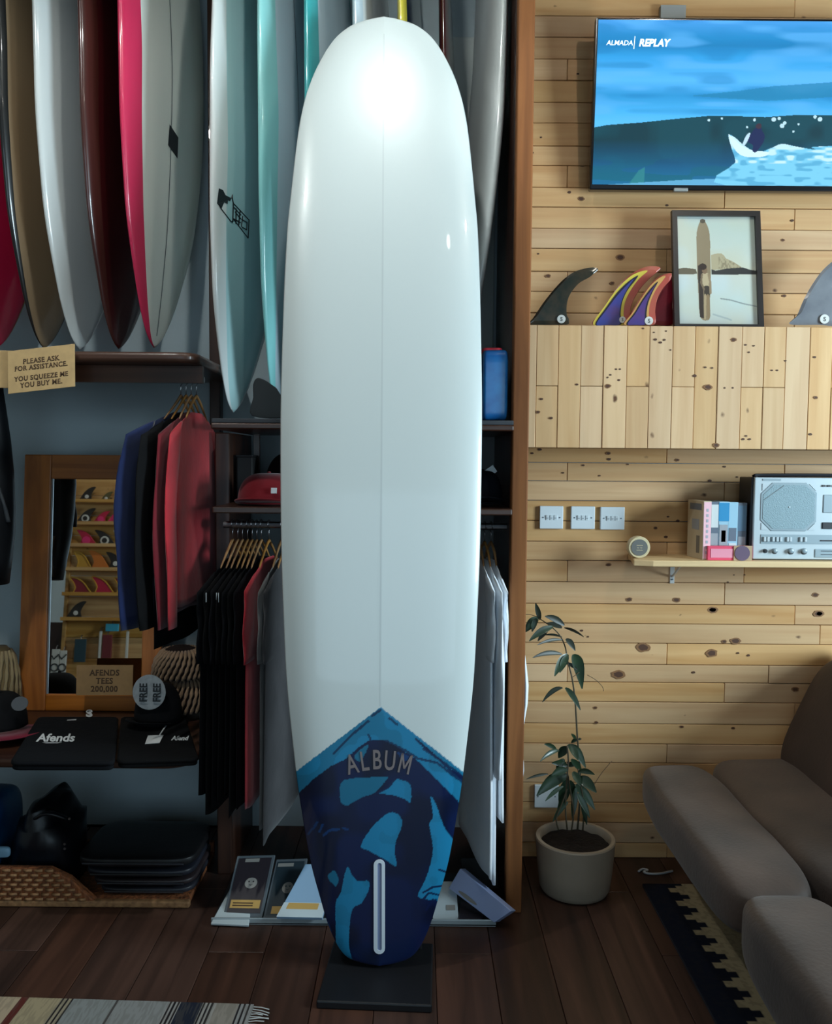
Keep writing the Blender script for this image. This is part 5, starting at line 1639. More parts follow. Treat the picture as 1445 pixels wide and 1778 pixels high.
bx_(fl - .002, mw - frr + .002, fb - .002, mh - ft + .002, .006, .009).build('glass', M_GLASS, mirror)
M_SILVER = pmat('silver_edge', (180, 186, 188), .3, metal=.6)
bx_(fl, fl + .005, fb, mh - ft, .009, .012).build('glass_edge', M_SILVER, mirror)

# reflection helper: a point seen in the mirror at (px, py) at total path depth t
mo = mp_(mw / 2, mh / 2, .009)
mn = Vector((0, -math.cos(LEAN), math.sin(LEAN)))


def MR(px, py, Y):
    """real point on the plane y = Y that the mirror shows at this photo position"""
    d = ray(px, py)
    t = (mo - EYE).dot(mn) / d.dot(mn)
    h = EYE + d * t
    r = d - mn * (2 * d.dot(mn))
    return h + r * ((Y - h.y) / r.y)


DY = -1.15
z_of = lambda y: MR(185, y, DY).z
x_of = lambda x: MR(x, 980, DY).x
M_DPINE = woodmat('display_pine', (206, 164, 104), (172, 124, 70), rough=.6, vary=.1, knots=.6)
dx0, dx1 = x_of(118), x_of(300)
disp = thing('fin_display', 'tall pine fin display behind the camera, seen in the mirror', 'display stand', ((dx0 + dx1) / 2, DY, 0))
ztopd, zbotd = z_of(826), z_of(1180)
for k in range(10):
    za, zb_ = zbotd + (ztopd - zbotd) * k / 10, zbotd + (ztopd - zbotd) * (k + 1) / 10
    c = ((dx0 + dx1) / 2, DY - .03, (za + zb_) / 2)
    MB().box(c, (dx1 - dx0, .016, zb_ - za - .003)).build('back_board', M_DPINE, disp, origin=c, bevel=.002, seg=1)
for x in (dx0, dx1):
    MB().box((x, DY - .03, ztopd / 2), (.03, .05, ztopd)).build('upright', M_DPINE, disp, bevel=.003)
shelf_y = [874, 912, 950, 991, 1034, 1077]
for y in shelf_y:
    z = z_of(y)
    MB().box(((dx0 + dx1) / 2, DY + .03, z), (dx1 - dx0, .11, .014)).build('shelf', M_DPINE, disp, bevel=.002)
    MB().box(((dx0 + dx1) / 2, DY + .086, z + .008), (dx1 - dx0, .008, .03)).build('shelf_lip', M_DPINE, disp, bevel=.002)
M_DK = pmat('display_fin_dark', (40, 34, 30), .4)
M_DKR = pmat('display_fin_maroon', (128, 30, 44), .4)
M_PK = pmat('display_fin_pink', (214, 50, 110), .4)
M_CR = pmat('display_fin_crimson', (178, 30, 62), .4)
M_OR = pmat('display_fin_orange', (196, 110, 40), .4)
M_GO = pmat('display_fin_gold', (186, 140, 50), .4)
M_OL = pmat('display_fin_olive', (92, 84, 50), .4)
M_WH = pmat('display_fin_white', (206, 204, 196), .4)
FINS = [(0, 146, 26, 26, M_DK, 'dark brown', M_WH), (0, 180, 20, 18, M_OL, 'small olive', M_WH), (0, 213, 26, 30, M_OL, 'olive', M_WH), (1, 146, 30, 27, M_DK, 'black', M_WH), (1, 173, 26, 22, M_CR, 'crimson', M_PK), (1, 200, 30, 27, M_PK, 'hot pink', M_PK),
        (2, 150, 32, 27, M_CR, 'crimson', M_PK), (2, 182, 34, 27, M_DK, 'black', M_WH), (2, 208, 22, 27, M_WH, 'white', M_DK), (3, 146, 28, 30, M_GO, 'gold', None), (3, 174, 34, 32, M_OR, 'orange', None), (3, 203, 32, 30, M_DK, 'dark', M_WH),
        (4, 145, 34, 28, M_DKR, 'maroon', None), (4, 183, 36, 30, M_CR, 'crimson', None), (4, 218, 28, 28, M_DKR, 'maroon', None), (5, 140, 30, 30, M_DK, 'dark', M_WH)]
seen_ = {}
rown = ['top', 'second', 'third', 'fourth', 'fifth', 'lowest']
for row, fx, fw_, fh_, mt, nm, plug in FINS:
    z0 = z_of(shelf_y[row]) + .0082
    sc_ = abs(x_of(180) - x_of(170)) / 10
    x0_ = x_of(fx)
    w_, h_ = fw_ * sc_, fh_ * sc_
    o2 = [(-.5, 0), (-.38, .35), (-.1, .75), (.25, .98), (.55, 1.0), (.38, .72), (.26, .4), (.3, 0)]
    sg = -1 if row in (2, 3, 4) else 1
    pts_ = smoothpoly([(sg * a * w_, b * h_) for a, b in o2], 4)
    pts_ = [(a, max(0, b)) for a, b in pts_]
    t = thing('surf_fin', '%s fin in the mirror, %s shelf of the fin display, %s' % (nm, rown[row], 'at its left end' if fx < 160 else ('in the middle' if fx < 195 else 'near the navy shirt')), 'fin', (x0_, DY + .03, z0), 'fins on the display behind the camera')
    MB().prism(pts_, lambda a, b, d: (x0_ + a, d, z0 + b), DY + .026, DY + .036).build('blade', mt, t, bevel=.002)
    if row == 4 or nm == 'gold':
        MB().tube([(x0_ + a, DY + .037, z0 + b) for a, b in pts_ + pts_[:1]], .006, 5).build('edge_band', M_GO, t)
    if plug:
        q = w_ * (.22 if nm in ('black', 'hot pink', 'crimson') else .13)
        MB().lathe([(q, 0), (q, .006), (q * .45, .007)], (x0_, DY + .036, z0 + h_ * .34), 18, axis='y').build('plug', plug, t)
        if nm == 'black':
            MB().lathe([(q * .6, 0), (q * .6, .004)], (x0_, DY + .041, z0 + h_ * .34), 18, axis='y').build('plug_centre', M_DK, t)
# low dark case of the display with hang cards, below the shelves
zc0, zc1 = z_of(1210), z_of(1081)
M_CASE = pmat('dark_case', (54, 36, 32), .5)
cs = disp
MB().box(((x_of(60) + dx1) / 2, DY - .065, (zc1 + .05) / 2), (dx1 - x_of(60), .03, zc1 - .05)).build('case_panel', M_CASE, cs)
MB().box(((x_of(60) + dx1) / 2, DY + .06, .03), (dx1 - x_of(60), .3, .06)).build('plinth', M_CASE, cs)
M_LED = pmat('cyan_label', (70, 180, 210), .4)
for (xa, xb2, ya, yb2, m_, nm, lab) in ((103, 116, 1128, 1170, M_WH, 'hang_card', 'white hang card with a swoosh mark, leftmost in the mirror'), (117, 128, 1130, 1170, M_WH, 'hang_card', 'white hang card with a ring mark, second in the mirror'),
                              (141, 160, 1110, 1150, pmat('teal_pack', (40, 66, 76), .4), 'hang_pack', 'dark teal pack behind the tees price card in the mirror'), (182, 186, 1096, 1155, M_WH, 'hang_strip', 'pale upright strip in the mirror under the cyan label'),
                              (228, 232, 1096, 1170, M_WH, 'hang_strip', 'pale upright strip near the right edge of the mirror'), (188, 204, 1102, 1150, pmat('red_leash', (110, 40, 44), .5), 'hang_pack', 'dark red coiled leash pack between two pale strips in the mirror'),
                              (192, 214, 1083, 1096, M_LED, 'label_roll', 'bright cyan label above the strips in the mirror')):
    a, b = x_of(xa), x_of(xb2); z1_, z0_ = z_of(ya), z_of(yb2)
    t = thing(nm, lab, 'card' if 'card' in nm else 'pack', ((a + b) / 2, DY + .0, z0_), 'hanging goods in the mirror')
    MB().box(((a + b) / 2, DY + .02, (z0_ + z1_) / 2), (b - a, .02, z1_ - z0_)).build('card', m_, t, bevel=.003)
    MB().tube([((a + b) / 2, DY + .02, z1_ - .005), ((a + b) / 2, DY + .005, z1_ + .03), ((a + b) / 2, DY - .0195, z1_ + .03)], .004, 5).build('hook', M_CHROME, t)
    if nm == 'hang_card':
        MB().tube([((a + b) / 2 + .03 * math.cos(w), DY + .031, z0_ + .05 + .03 * math.sin(w)) for w in np.linspace(0, 6.28, 16)], .006, 5).tube([((a + b) / 2 - .03, DY + .031, z0_ + .15), ((a + b) / 2 - .01, DY + .031, z0_ + .12), ((a + b) / 2 + .03, DY + .031, z0_ + .16)], .006, 5).build('card_mark', M_INK, t)
# ------------------------------------------------------------------ signs
M_KRAFT = pmat('kraft_card', (206, 170, 118), .85, noise=.06, nscale=40)
M_KRAFT2 = pmat('kraft_card_brown', (176, 136, 90), .85, noise=.06, nscale=40)
M_BROWNINK = pmat('brown_ink', (84, 60, 40), .8)


def card(name, label, tl, tr2, br, bl2, Y, mat, lines, size, th=.003, rootz=None, xs=.9):
    A_, B_, C_, D_ = [P(x, y, Y) for x, y in (tl, tr2, br, bl2)]
    ux_ = (B_ - A_); uy_ = (A_ - D_)
    t = thing(name, label, 'sign', ((D_.x + C_.x) / 2, Y, min(D_.z, C_.z)))
    fn = lambda u, v, d=0.0: D_ + (C_ - D_) * u + (A_ - D_) * v + Vector((0, -d, 0))
    MB().prism([(0, 0), (1, 0), (1, 1), (0, 1)], lambda a, b, d: fn(a, b, d), -th, 0).build('card', mat, t, bevel=.0006, seg=1)
    W_, H_ = (C_ - D_).length, (A_ - D_).length
    mb = MB()
    for s_, v, k in lines:
        slab_text(mb, s_, size * k, lambda a, b, v=v: fn(.5 + a / W_, v + b / H_, .0006), xs=xs)
    mb.build('lettering', M_BROWNINK, t)
    return t


SY = RF - .075
card('hanging_sign', 'tilted kraft card asking customers to ask for assistance, on the upper shelf edge', (13, 610), (124, 601), (130, 671), (14, 684), SY, M_KRAFT,
     [('PLEASE ASK', .66, 1), ('FOR ASSISTANCE.', .51, .96), ('YOU SQUEEZE ME', .27, .96), ('YOU BUY ME.', .11, 1)], .0205, xs=.92)
card('hanging_sign', 'plain kraft card partly hidden behind the assistance card', (-40, 607), (90, 606), (84, 676), (-40, 672), SY + .008, M_KRAFT, [], .02)
card('price_card', 'brown kraft card with tee prices standing at the foot of the mirror', (133, 1155), (231, 1152), (230, 1207), (132, 1207), 2.985, M_KRAFT2, [('AFENDS', .66, 1), ('TEES', .39, 1), ('200,000', .12, 1)], .0285, xs=.92)

# ------------------------------------------------------------------ goods on the lower shelf
M_TEE = cloth('folded_black', (10, 12, 17))
M_TEE2 = cloth('folded_black_b', (8, 8, 10))
M_PRINT = pmat('white_print', (226, 228, 228), .8)


def folded(label, cs, th, mat, z0, group='folded tees on the lower shelf', layers=2):
    """folded tee lying flat: four corners in the photo on the shelf"""
    pts3 = [PZ(x, y, z0 + th) for x, y in cs]
    c = sum(pts3, Vector()) / 4
    t = thing('folded_tee', label, 'shirt', (c.x, c.y, z0), group)
    for k in range(layers):
        za, zb_ = z0 + th * k / layers, z0 + th * (k + 1) / layers
        sh_ = 1 - .02 * (layers - 1 - k)
        poly = []
        for i in range(4):
            a, b, p = pts3[i - 1], pts3[(i + 1) % 4], pts3[i]
            for q in np.linspace(0, 1, 5):
                e0, e1 = p + (a - p).normalized() * .025, p + (b - p).normalized() * .025
                poly.append(e0 * (1 - q) ** 2 + p * 2 * q * (1 - q) + e1 * q * q)
        poly = [(c.x + (p.x - c.x) * sh_, c.y + (p.y - c.y) * sh_) for p in poly]
        MB().prism(poly, lambda a, b, d: (a, b, d), za, zb_ - .0015).build('fold', mat, t, bevel=th / layers * .4, seg=3, smooth=True)
    return t


ft1 = folded('folded black tee with a white script print, at the left of the lower shelf', [(66, 1243), (206, 1243), (199, 1322), (16, 1322)], .03, M_TEE, SZ)
ft2 = folded('folded black tee with a white swing tag, at the right of the lower shelf', [(210, 1243), (322, 1243), (346, 1316), (203, 1321)], .026, M_TEE2, SZ)
zt1, zt2 = SZ + .0302, SZ + .0262
mb = MB(); add_text(mb, 'Afends', 30, lambda a, b: PZ(96 + a, 1287 - b * .62, zt1), shear=.25, bold=.03, xs=.78)
mb.add([PZ(x, y, zt1) for x, y in ((73, 1289), (108, 1289), (100, 1290.4), (80, 1290.4))], [(0, 1, 2, 3)])
mb.build('white_print', M_PRINT, ft1)
MB().add([PZ(x, y, zt1) for x, y in ((117, 1249.5), (133, 1248.5), (132, 1250.5), (116, 1251.2))], [(0, 1, 2, 3)]).build('neck_label', M_PRINT, ft1)
mb = MB(); add_text(mb, 'S', 16, lambda a, b: PZ(155 + a * 1.5, 1244 - b, zt1), bold=.05); add_text(mb, '-', 20, lambda a, b: PZ(155 + a, 1240 - b, zt1), bold=.05)
mb.build('size_mark', M_PRINT, ft1)
tg = [PZ(x, y, zt2 + .002) for x, y in ((257, 1277), (284, 1276), (277, 1289.5), (252, 1291))]
MB().add(tg + [p - Vector((0, 0, .0015)) for p in tg], [(0, 1, 2, 3), (4, 5, 6, 7), (0, 1, 5, 4), (1, 2, 6, 5), (2, 3, 7, 6), (3, 0, 4, 7)]).build('swing_tag', M_PRINT, ft2)
MB().tube(smoothline([PZ(x, y, zt2 + .003) for x, y in ((277, 1277), (284, 1266), (290, 1257), (289, 1248))], 4), .0022, 5).build('tag_string', M_PRINT, ft2)
mb = MB(); add_text(mb, 'Afend', 17, lambda a, b: PZ(312 + a, 1285 - b * .6, zt2), shear=.25, bold=.04, xs=.7)
mb.build('white_print', M_PRINT, ft2)


def cap(label, c, R, H, mat, brim_dir, brim=.07, group=None, brim_mat=None, panels=True, sq=1.0, tilt=0.0, brim_tilt=-.15):
    t = thing('cap', label, 'cap', c, group)
    X_, Y_, Z_ = c
    rings = []
    for i in range(13):
        q = i / 12
        rr_ = R * (math.cos(q * math.pi / 2) ** .62 if q < 1 else 0.0) + .0005
        zz_ = H * math.sin(q * math.pi / 2) ** .9
        rings.append([Vector((X_ + rr_ * math.cos(w) * sq, Y_ + rr_ * math.sin(w), Z_ + zz_)) for w in np.linspace(0, 2 * math.pi, 36, endpoint=False)])
    MB().loft(rings).build('crown', mat, t, smooth='all')
    MB().lathe([(.006, 0), (.006, .004), (.002, .006)], (X_, Y_, Z_ + H - .001), 12).build('top_button', mat, t)
    if brim:
        d = math.radians(brim_dir); v = []; f = []
        K = 15
        for lay in (0, 1):
            for i in range(K):
                a = -1.15 + 2.3 * i / (K - 1)
                for q in (0, .5, 1):
                    ext = R * .93 + brim * math.cos(a * 1.25) ** .8 * q if math.cos(a * 1.25) > 0 else R * .93
                    p = Vector((X_ + ext * math.cos(d + a), Y_ + ext * math.sin(d + a), Z_ + .003 + brim_tilt * q * brim - .02 * (a / 1.15) ** 2 * q + .004 * lay))
                    v.append(p)
        o = 3 * K
        for i in range(K - 1):
            for q in range(2):
                f.append((3 * i + q, 3 * i + q + 1, 3 * i + q + 4, 3 * i + q + 3))
                f.append((o + 3 * i + q, o + 3 * i + q + 3, o + 3 * i + q + 4, o + 3 * i + q + 1))
            f.append((3 * i + 2, o + 3 * i + 2, o + 3 * i + 5, 3 * i + 5)); f.append((3 * i, 3 * i + 3, o + 3 * i + 3, o + 3 * i))
        MB().add(v, f).build('brim', brim_mat or mat, t, smooth='all')
    return t


# cap with the oval patch and, behind it, the stack of knitted hats
M_CAPB = cloth('black_cap_cotton', (14, 14, 17))
cpos = PZ(268, 1238, SZ + .03)
cp = cap('black cap with a big round silver patch in front of the knitted hats', (P(275, 1235, 2.86).x, 2.86, SZ + .0305), .078, .125, M_CAPB, 250, .05, brim_tilt=.4)
pa = P(259, 1202, 2.782)
M_PATCH = pmat('silver_patch', (168, 172, 174), .6, noise=.15, nscale=60)
mb = MB(); mb.lathe([(.054, 0), (.054, .003), (.05, .004)], (0, 0, 0), 32, axis='y')
mb.v = [(pa.x + a, pa.y + b - .0 + .25 * (c) * 1.0 * .35, pa.z + c * 1.05) for a, b, c in mb.v]
mb.build('patch', M_PATCH, cp)
mb = MB()
for i, wd_ in enumerate(('FREE', 'FREE')):
    add_text(mb, wd_, .034, lambda a, b, i=i: (pa.x + (-.006 + .044 * i) - b * 1.0, pa.y - .006 + .25 * (a) * .35, pa.z + a * .86 + .0), bold=.03)
mb.build('patch_lettering', M_INK, cp)
M_KNITD, M_KNITL = cloth('knit_dark', (42, 30, 26)), cloth('knit_light', (172, 138, 108))


def knit_hat(label, X_, Y_, Z_, R, H, group, n=30):
    t = thing('knitted_hat', label, 'hat', (X_, Y_, Z_), group)
    rings = []
    for i in range(12):
        q = i / 11
        rr_ = R * (1 - q ** 3.2 * .55) if q < .96 else R * .40
        rings.append([Vector((X_ + rr_ * math.cos(w), Y_ + rr_ * math.sin(w), Z_ + H * q)) for w in np.linspace(0, 2 * math.pi, n, endpoint=False)])
    MB().loft(rings).build('hat_body', M_KNITD, t, smooth='all')
    mb = MB()
    for k in range(n):
        w = 2 * math.pi * k / n
        pts_ = []
        for i in range(9):
            q = i / 8 * .94
            rr_ = R * (1 - q ** 3.2 * .55) + .003
            pts_.append((X_ + rr_ * math.cos(w + q * .5), Y_ + rr_ * math.sin(w + q * .5), Z_ + H * q))
        mb.tube(pts_, [.0045 + .003 * (i % 2) for i in range(9)], 5)
    mb.build('pale_rib', M_KNITL, t, smooth='all')
    return t


kx, ky = P(322, 1180, 3.02).x, 3.02
kz = SZ + .0275
kx -= .014
knit_hat('brown ribbed knitted hat at the bottom of the stack behind the cap', kx + .005, ky, kz, .093, .115, 'knitted hats on the lower shelf')
knit_hat('brown ribbed knitted hat on top of the stack behind the cap', kx - .003, ky + .003, kz + .1165, .092, .10, 'knitted hats on the lower shelf')
kz2 = P(10, 1190, 2.95).z
st = knit_hat('pale straw hat at the left picture edge above the maroon cap', P(0, 1160, 3.0).x, 3.0, kz, .062, P(10, 1122, 3.0).z - kz, None, 18)
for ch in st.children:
    ch.data.materials.clear(); ch.data.materials.append(cloth('straw', (188, 164, 122)) if ch.name.startswith('pale') else cloth('straw_dark', (150, 126, 88)))  # darker straw for the body, paler straw for the ribs
C_MAROON = cloth('maroon_cap', (128, 30, 50))
c_ = P(10, 1255, 2.78)
mc = cap('maroon cap with a black mesh front and grey badge at the left shelf end', (P(2, 1235, 2.84).x, 2.84, SZ + .006), .082, .12, cloth('black_mesh', (22, 22, 24)), 305, .15, brim_mat=C_MAROON, brim_tilt=.12)
mb = MB(); mb.lathe([(.03, 0), (.03, .003), (.026, .004)], (0, 0, 0), 24, axis='y')
pb2 = P(34, 1222, 2.765)
mb.v = [(pb2.x + a * .9, pb2.y + b + c * .3, pb2.z + c * .7) for a, b, c in mb.v]
mb.build('badge', pmat('dark_badge', (90, 92, 96), .5), mc)

# black wetsuit hanging at the very left of the rack; the mirror shows its back
WYc = 2.89
M_NEO = pmat('black_neoprene', (14, 18, 24), .55)
M_NEOS = pmat('pale_stripe_neoprene', (196, 202, 206), .6)
jz = lambda y: P(10, y, WYc).z
jk = thing('wetsuit', 'black wetsuit with pale side stripes hanging at the left picture edge', 'wetsuit', (-1.4150, WYc, jz(1014)))
rings = []
for y, xa, xb2 in ((672, -1.4450, -1.3850), (720, -1.4700, -1.3700), (765, -1.4750, -1.3570), (820, -1.4730, -1.3480), (880, -1.4700, -1.3470), (925, -1.4650, -1.3510), (970, -1.4600, -1.3630), (1014, -1.4550, -1.3750)):
    rings.append([Vector(((xa + xb2) / 2 + (xb2 - xa) / 2 * math.cos(w), WYc + .055 * math.sin(w) * (1 + .12 * math.sin(3 * w + y * .02)), jz(y))) for w in np.linspace(0, 2 * math.pi, 28, endpoint=False)])
MB().loft(rings).build('body', M_NEO, jk, smooth='all')
MB().tube([(-1.4150, WYc, jz(684)), (-1.4150, WYc - .03, ZR1 - .05), (-1.4150, 2.819, ZR1 + .004), (-1.4150, 2.80, ZR1 + .02), (-1.4150, 2.781, ZR1 + .004)], .003, 6).build('hook', M_CHROME, jk)
MB().tube(smoothline([(-1.4100, WYc + .060, jz(790)), (-1.4250, WYc + .060, jz(830)), (-1.4400, WYc + .052, jz(870)), (-1.4400, WYc + .050, jz(930)), (-1.4400, WYc + .048, jz(1005))], 4), [.006] + [.012] * 16, 8, flat=.5).build('side_stripe', M_NEOS, jk, smooth='all')
MB().tube(smoothline([(-1.3970, WYc + .052, jz(930)), (-1.4010, WYc + .050, jz(965)), (-1.3970, WYc + .050, jz(1010))], 4), .009, 8, flat=.5).build('leg_stripe', M_NEOS, jk, smooth='all')
MB().tube(smoothline([(-1.3750, WYc - .048, jz(845)), (-1.3600, WYc - .042, jz(875)), (-1.3530, WYc - .030, jz(905))], 4), .009, 8, flat=.6).build('grey_stripe', pmat('grey_stripe', (84, 88, 92), .7), jk, smooth='all')

# ------------------------------------------------------------------ middle bay shelf goods
zcap = ZC2 + .0105
rc = P(462, 880, 2.80)
c1 = cap('dark red cap with a small square white badge on the cap shelf', (rc.x + .01, 2.80, zcap + .004), .100, .098, cloth('dark_red_cap', (128, 24, 34)), 262, .045, brim_tilt=.35)
p = P(476, 852, 2.70)
MB().box((p.x, p.y - .002, p.z), (.018, .004, .018), (math.radians(-14), 0, 0)).build('square_badge', M_PLATE, c1)
mb = MB(); add_text(mb, 'B', .012, lambda a, b: (p.x + a, p.y - .0045 - b * .25 * -1, p.z + b - .004), bold=.03); mb.build('badge_mark', M_INK, c1)
cap('black cap at the back of the cap shelf behind the red cap', (rc.x + .06, 3.02, zcap), .105, .17, M_CAPB, 262, 0)
hb = P(410, 800, 3.02)
MB_ = thing('black_box', 'black box at the left end of the cap shelf behind the red cap', 'box', (hb.x, 3.0, zcap))
MB().box((P(405, 840, 2.98).x + .045, 3.0, (zcap + P(405, 793, 2.95).z) / 2), (.055, .10, P(405, 793, 2.95).z - zcap)).build('carton', pmat('black_card', (12, 12, 14), .7), MB_, bevel=.004)
MB().box((P(405, 840, 2.98).x + .045, 2.999, P(405, 793, 2.95).z + .003), (.058, .104, .006)).build('lid', pmat('black_card_lid', (18, 18, 22), .6), MB_, bevel=.002)
c2 = cap('dark navy cap on the cap shelf right of the longboard', (P(846, 880, 2.82).x - .016, 2.82, zcap + .010), .066, .105, cloth('navy_cap', (18, 24, 34)), 268, .05, sq=1.0, brim_tilt=.35)
MB().box((P(851, 800, 2.80).x, 2.85, zcap + .108), (.05, .012, .026), (0, math.radians(-35), 0)).build('white_tag', M_PLATE, c2)
M_POUCH = pmat('blue_shiny_pack', (34, 122, 186), .28, rgb2=(18, 78, 146), nscale=12, coat=.4, bump=.25, bscale=14)
zp0, zp1 = ZM + .0265, P(864, 608, 2.72).z
pxa, pxb = P(838, 660, 2.68).x, P(884, 660, 2.68).x
pouch = thing('blue_pack', 'shiny blue pack with a red top on the shelf between the longboard and post', 'pack', ((pxa + pxb) / 2, 2.76, zp0))
pad(((pxa + pxb) / 2, 2.76, (zp0 + zp1) / 2), (pxb - pxa, .16, zp1 - zp0), .22, .0015, 77).build('pack_body', M_POUCH, pouch, smooth='all')
superbox(((pxa + pxb) / 2 - .008, 2.765, zp1 - .002), ((pxb - pxa) * .8, .13, .018), .4, 32, 10).build('red_top', pmat('red_top', (214, 54, 76), .4), pouch, smooth='all')

# ------------------------------------------------------------------ floor of the left bay
M_WICK = pmat('wicker', (160, 92, 48), .75, rgb2=(96, 56, 34), nscale=90, bump=.8, bscale=70, stretch=(1, 1, .35))
M_WICKE = pmat('wicker_rim', (176, 130, 86), .7, rgb2=(120, 84, 54), nscale=60)
wb = thing('wicker_basket', 'low brown wicker basket on the floor under the lower shelf', 'basket', (-.95, 2.83, 0))
wx0, wx1 = -1.72, -.712
zwf = P(60, 1530, 2.66).z
MB().box(((wx0 + wx1) / 2, 2.68, .012), (wx1 - wx0, .022, .022)).build('front_rim', M_WICKE, wb, bevel=.006, seg=3)
v = [(wx0, 2.672, .02), (P(165, 1585, 2.67).x, 2.672, .02), (P(120, 1540, 2.67).x, 2.672, .095), (P(85, 1522, 2.67).x, 2.672, .125), (wx0, 2.672, .13)]
MB().prism([(a, c) for a, b, c in v], lambda a, b, d: (a, d, b), 2.672, 2.70).build('front_weave', M_WICK, wb, bevel=.004)
mb = MB()
rr = random.Random(8)
for row in range(7):
    z = .028 + .0155 * row
    xr = P(165 - 11 * row, 1585, 2.67).x - .02
    x = wx0 + .02 + (.02 if row % 2 else 0)
    while x < xr:
        mb.tube([(x - .012, 2.672, z), (x, 2.6665, z + .001), (x + .012, 2.672, z)], .005, 5); x += .034
tag(mb.build('woven_strand', M_WICKE, wb, smooth='all'), kind='stuff')
MB().box(((wx0 + wx1) / 2, 2.86, .012), (wx1 - wx0 - .01, .34, .02)).build('base_tray', M_WICK, wb, bevel=.004)
MB().box(((wx0 + wx1) / 2, 3.035, .03), (wx1 - wx0 - .01, .02, .055)).build('back_rim', M_WICK, wb, bevel=.004)
# stack of dark board bags
M_BAG = [pmat('dark_bag_' + n, c, .45, rgb2=[v * .6 for v in c], nscale=7, bump=.2, bscale=12) for n, c in (('grey', (44, 44, 52)), ('brown', (50, 40, 42)), ('navy', (34, 36, 46)), ('black', (26, 25, 28)))]
zb2 = .0225
for k, (x0p, x1p, th_, lab) in enumerate(((172, 339, .024, 'bottom dark grey flat bag in the stack on the wicker tray'), (160, 340, .024, 'brown black flat bag second from the bottom of the floor stack'),
                                      (148, 338, .028, 'navy flat bag third from the bottom of the floor stack'), (134, 340, .036, 'thick black flat bag on top of the floor stack'))):
    a, b = P(x0p, 1560, 2.74).x, P(x1p, 1560, 2.74).x
    t = thing('flat_bag', lab, 'bag', ((a + b) / 2, 2.86, zb2), 'flat bags stacked on the floor')
    pad(((a + b) / 2, 2.86, zb2 + th_ / 2 + .001), (b - a, .30, th_), .35, .0008, 90 + k).build('bag_body', M_BAG[k], t, smooth='all')
    MB().tube([(a + .03, 2.7085, zb2 + th_ * .5), ((a + b) / 2, 2.7065, zb2 + th_ * .52), (b - .03, 2.7085, zb2 + th_ * .5)], .0035, 6).build('zip_seam', M_BAG[(k + 1) % 4], t)
    zb2 += th_ + .0035
# black roll top bag and a blue bag at the far left
M_DRY = pmat('black_drybag', (16, 20, 30), .4, rgb2=(8, 9, 12), nscale=5, bump=.3, bscale=10)
bgx = P(78, 1450, 2.83).x
bz0, bz1 = .0295, P(70, 1390, 2.83).z
bag = thing('dry_bag', 'black folded dry bag slumped on the wicker tray below the shelf', 'bag', (bgx, 2.86, bz0))
rings = []
for z, a, b in ((bz0, 20, 142), (bz0 + .05, 18, 140), (bz0 + .12, 24, 139), (bz0 + .19, 34, 138), ((bz1 * .75 + bz0 * .25), 44, 128), (bz1 - .03, 52, 118), (bz1 - .006, 60, 110), (bz1, 72, 98)):
    xa, xb_2 = P(a, 1450, 2.83).x, P(b, 1450, 2.83).x
    rings.append([Vector(((xa + xb_2) / 2 + (xb_2 - xa) / 2 * math.copysign(abs(math.cos(w)) ** .7, math.cos(w)), 2.86 + .12 * math.sin(w) * (1 + .1 * math.sin(3 * w + z * 30)), z + .006 * math.sin(4 * w))) for w in np.linspace(0, 2 * math.pi, 40, endpoint=False)])
MB().loft(rings).build('bag_body', M_DRY, bag, smooth='all')
MB().tube(smoothline([(P(58, 1400, 2.72).x, 2.735, bz1 - .02), (P(84, 1392, 2.72).x, 2.72, bz1 + .004), (P(112, 1405, 2.72).x, 2.735, bz1 - .02)], 4), .012, 8, flat=.5).build('roll_top', M_DRY, bag, smooth='all')
for x, y in ((112, 1466), (112, 1474), (120, 1422)):
    q = P(x, y, 2.70); MB().lathe([(.004, 0), (.004, .004)], (q.x, q.y, q.z), 10, axis='y').build('press_stud', M_CHROME, bag)
M_BLUB = pmat('blue_bag', (20, 104, 150), .4, rgb2=(16, 52, 104), nscale=6, bump=.2, bscale=10)
b2 = thing('blue_bag', 'blue and teal bag at the left picture edge beside the black dry bag', 'bag', (P(4, 1450, 2.86).x, 2.86, bz0))
pad((P(2, 1450, 2.86).x - .03, 2.87, bz0 + .135), (.125, .26, .27), .5, .004, 66).build('bag_body', M_BLUB, b2, smooth='all')
superbox((P(6, 1478, 2.74).x, 2.735, P(6, 1478, 2.74).z), (.05, .02, .035), .6, 20, 10).build('pale_label', pmat('pale_label', (120, 160, 186), .5), b2, smooth='all')

# ------------------------------------------------------------------ packs on the floor behind the longboard
M_ACR = pmat('clear_tray', (150, 160, 164), .2, spec=.5, coat=.3)
tray = thing('display_tray', 'low clear edged tray on the floor behind the longboard tail holding packs', 'tray', (0, 2.68, 0))
ta, tb = PZ(366, 1604, .004), PZ(862, 1608, .004)
MB().box(((ta.x + tb.x) / 2, ta.y + .17, .002), (tb.x - ta.x, .34, .004)).build('tray_base', pmat('smoked_tray', (40, 44, 48), .3, coat=.3), tray, bevel=.002)
MB().box(((ta.x + tb.x) / 2, ta.y + .006, .013), (tb.x - ta.x, .006, .016)).build('tray_lip', M_ACR, tray, bevel=.002)
PKT = .0


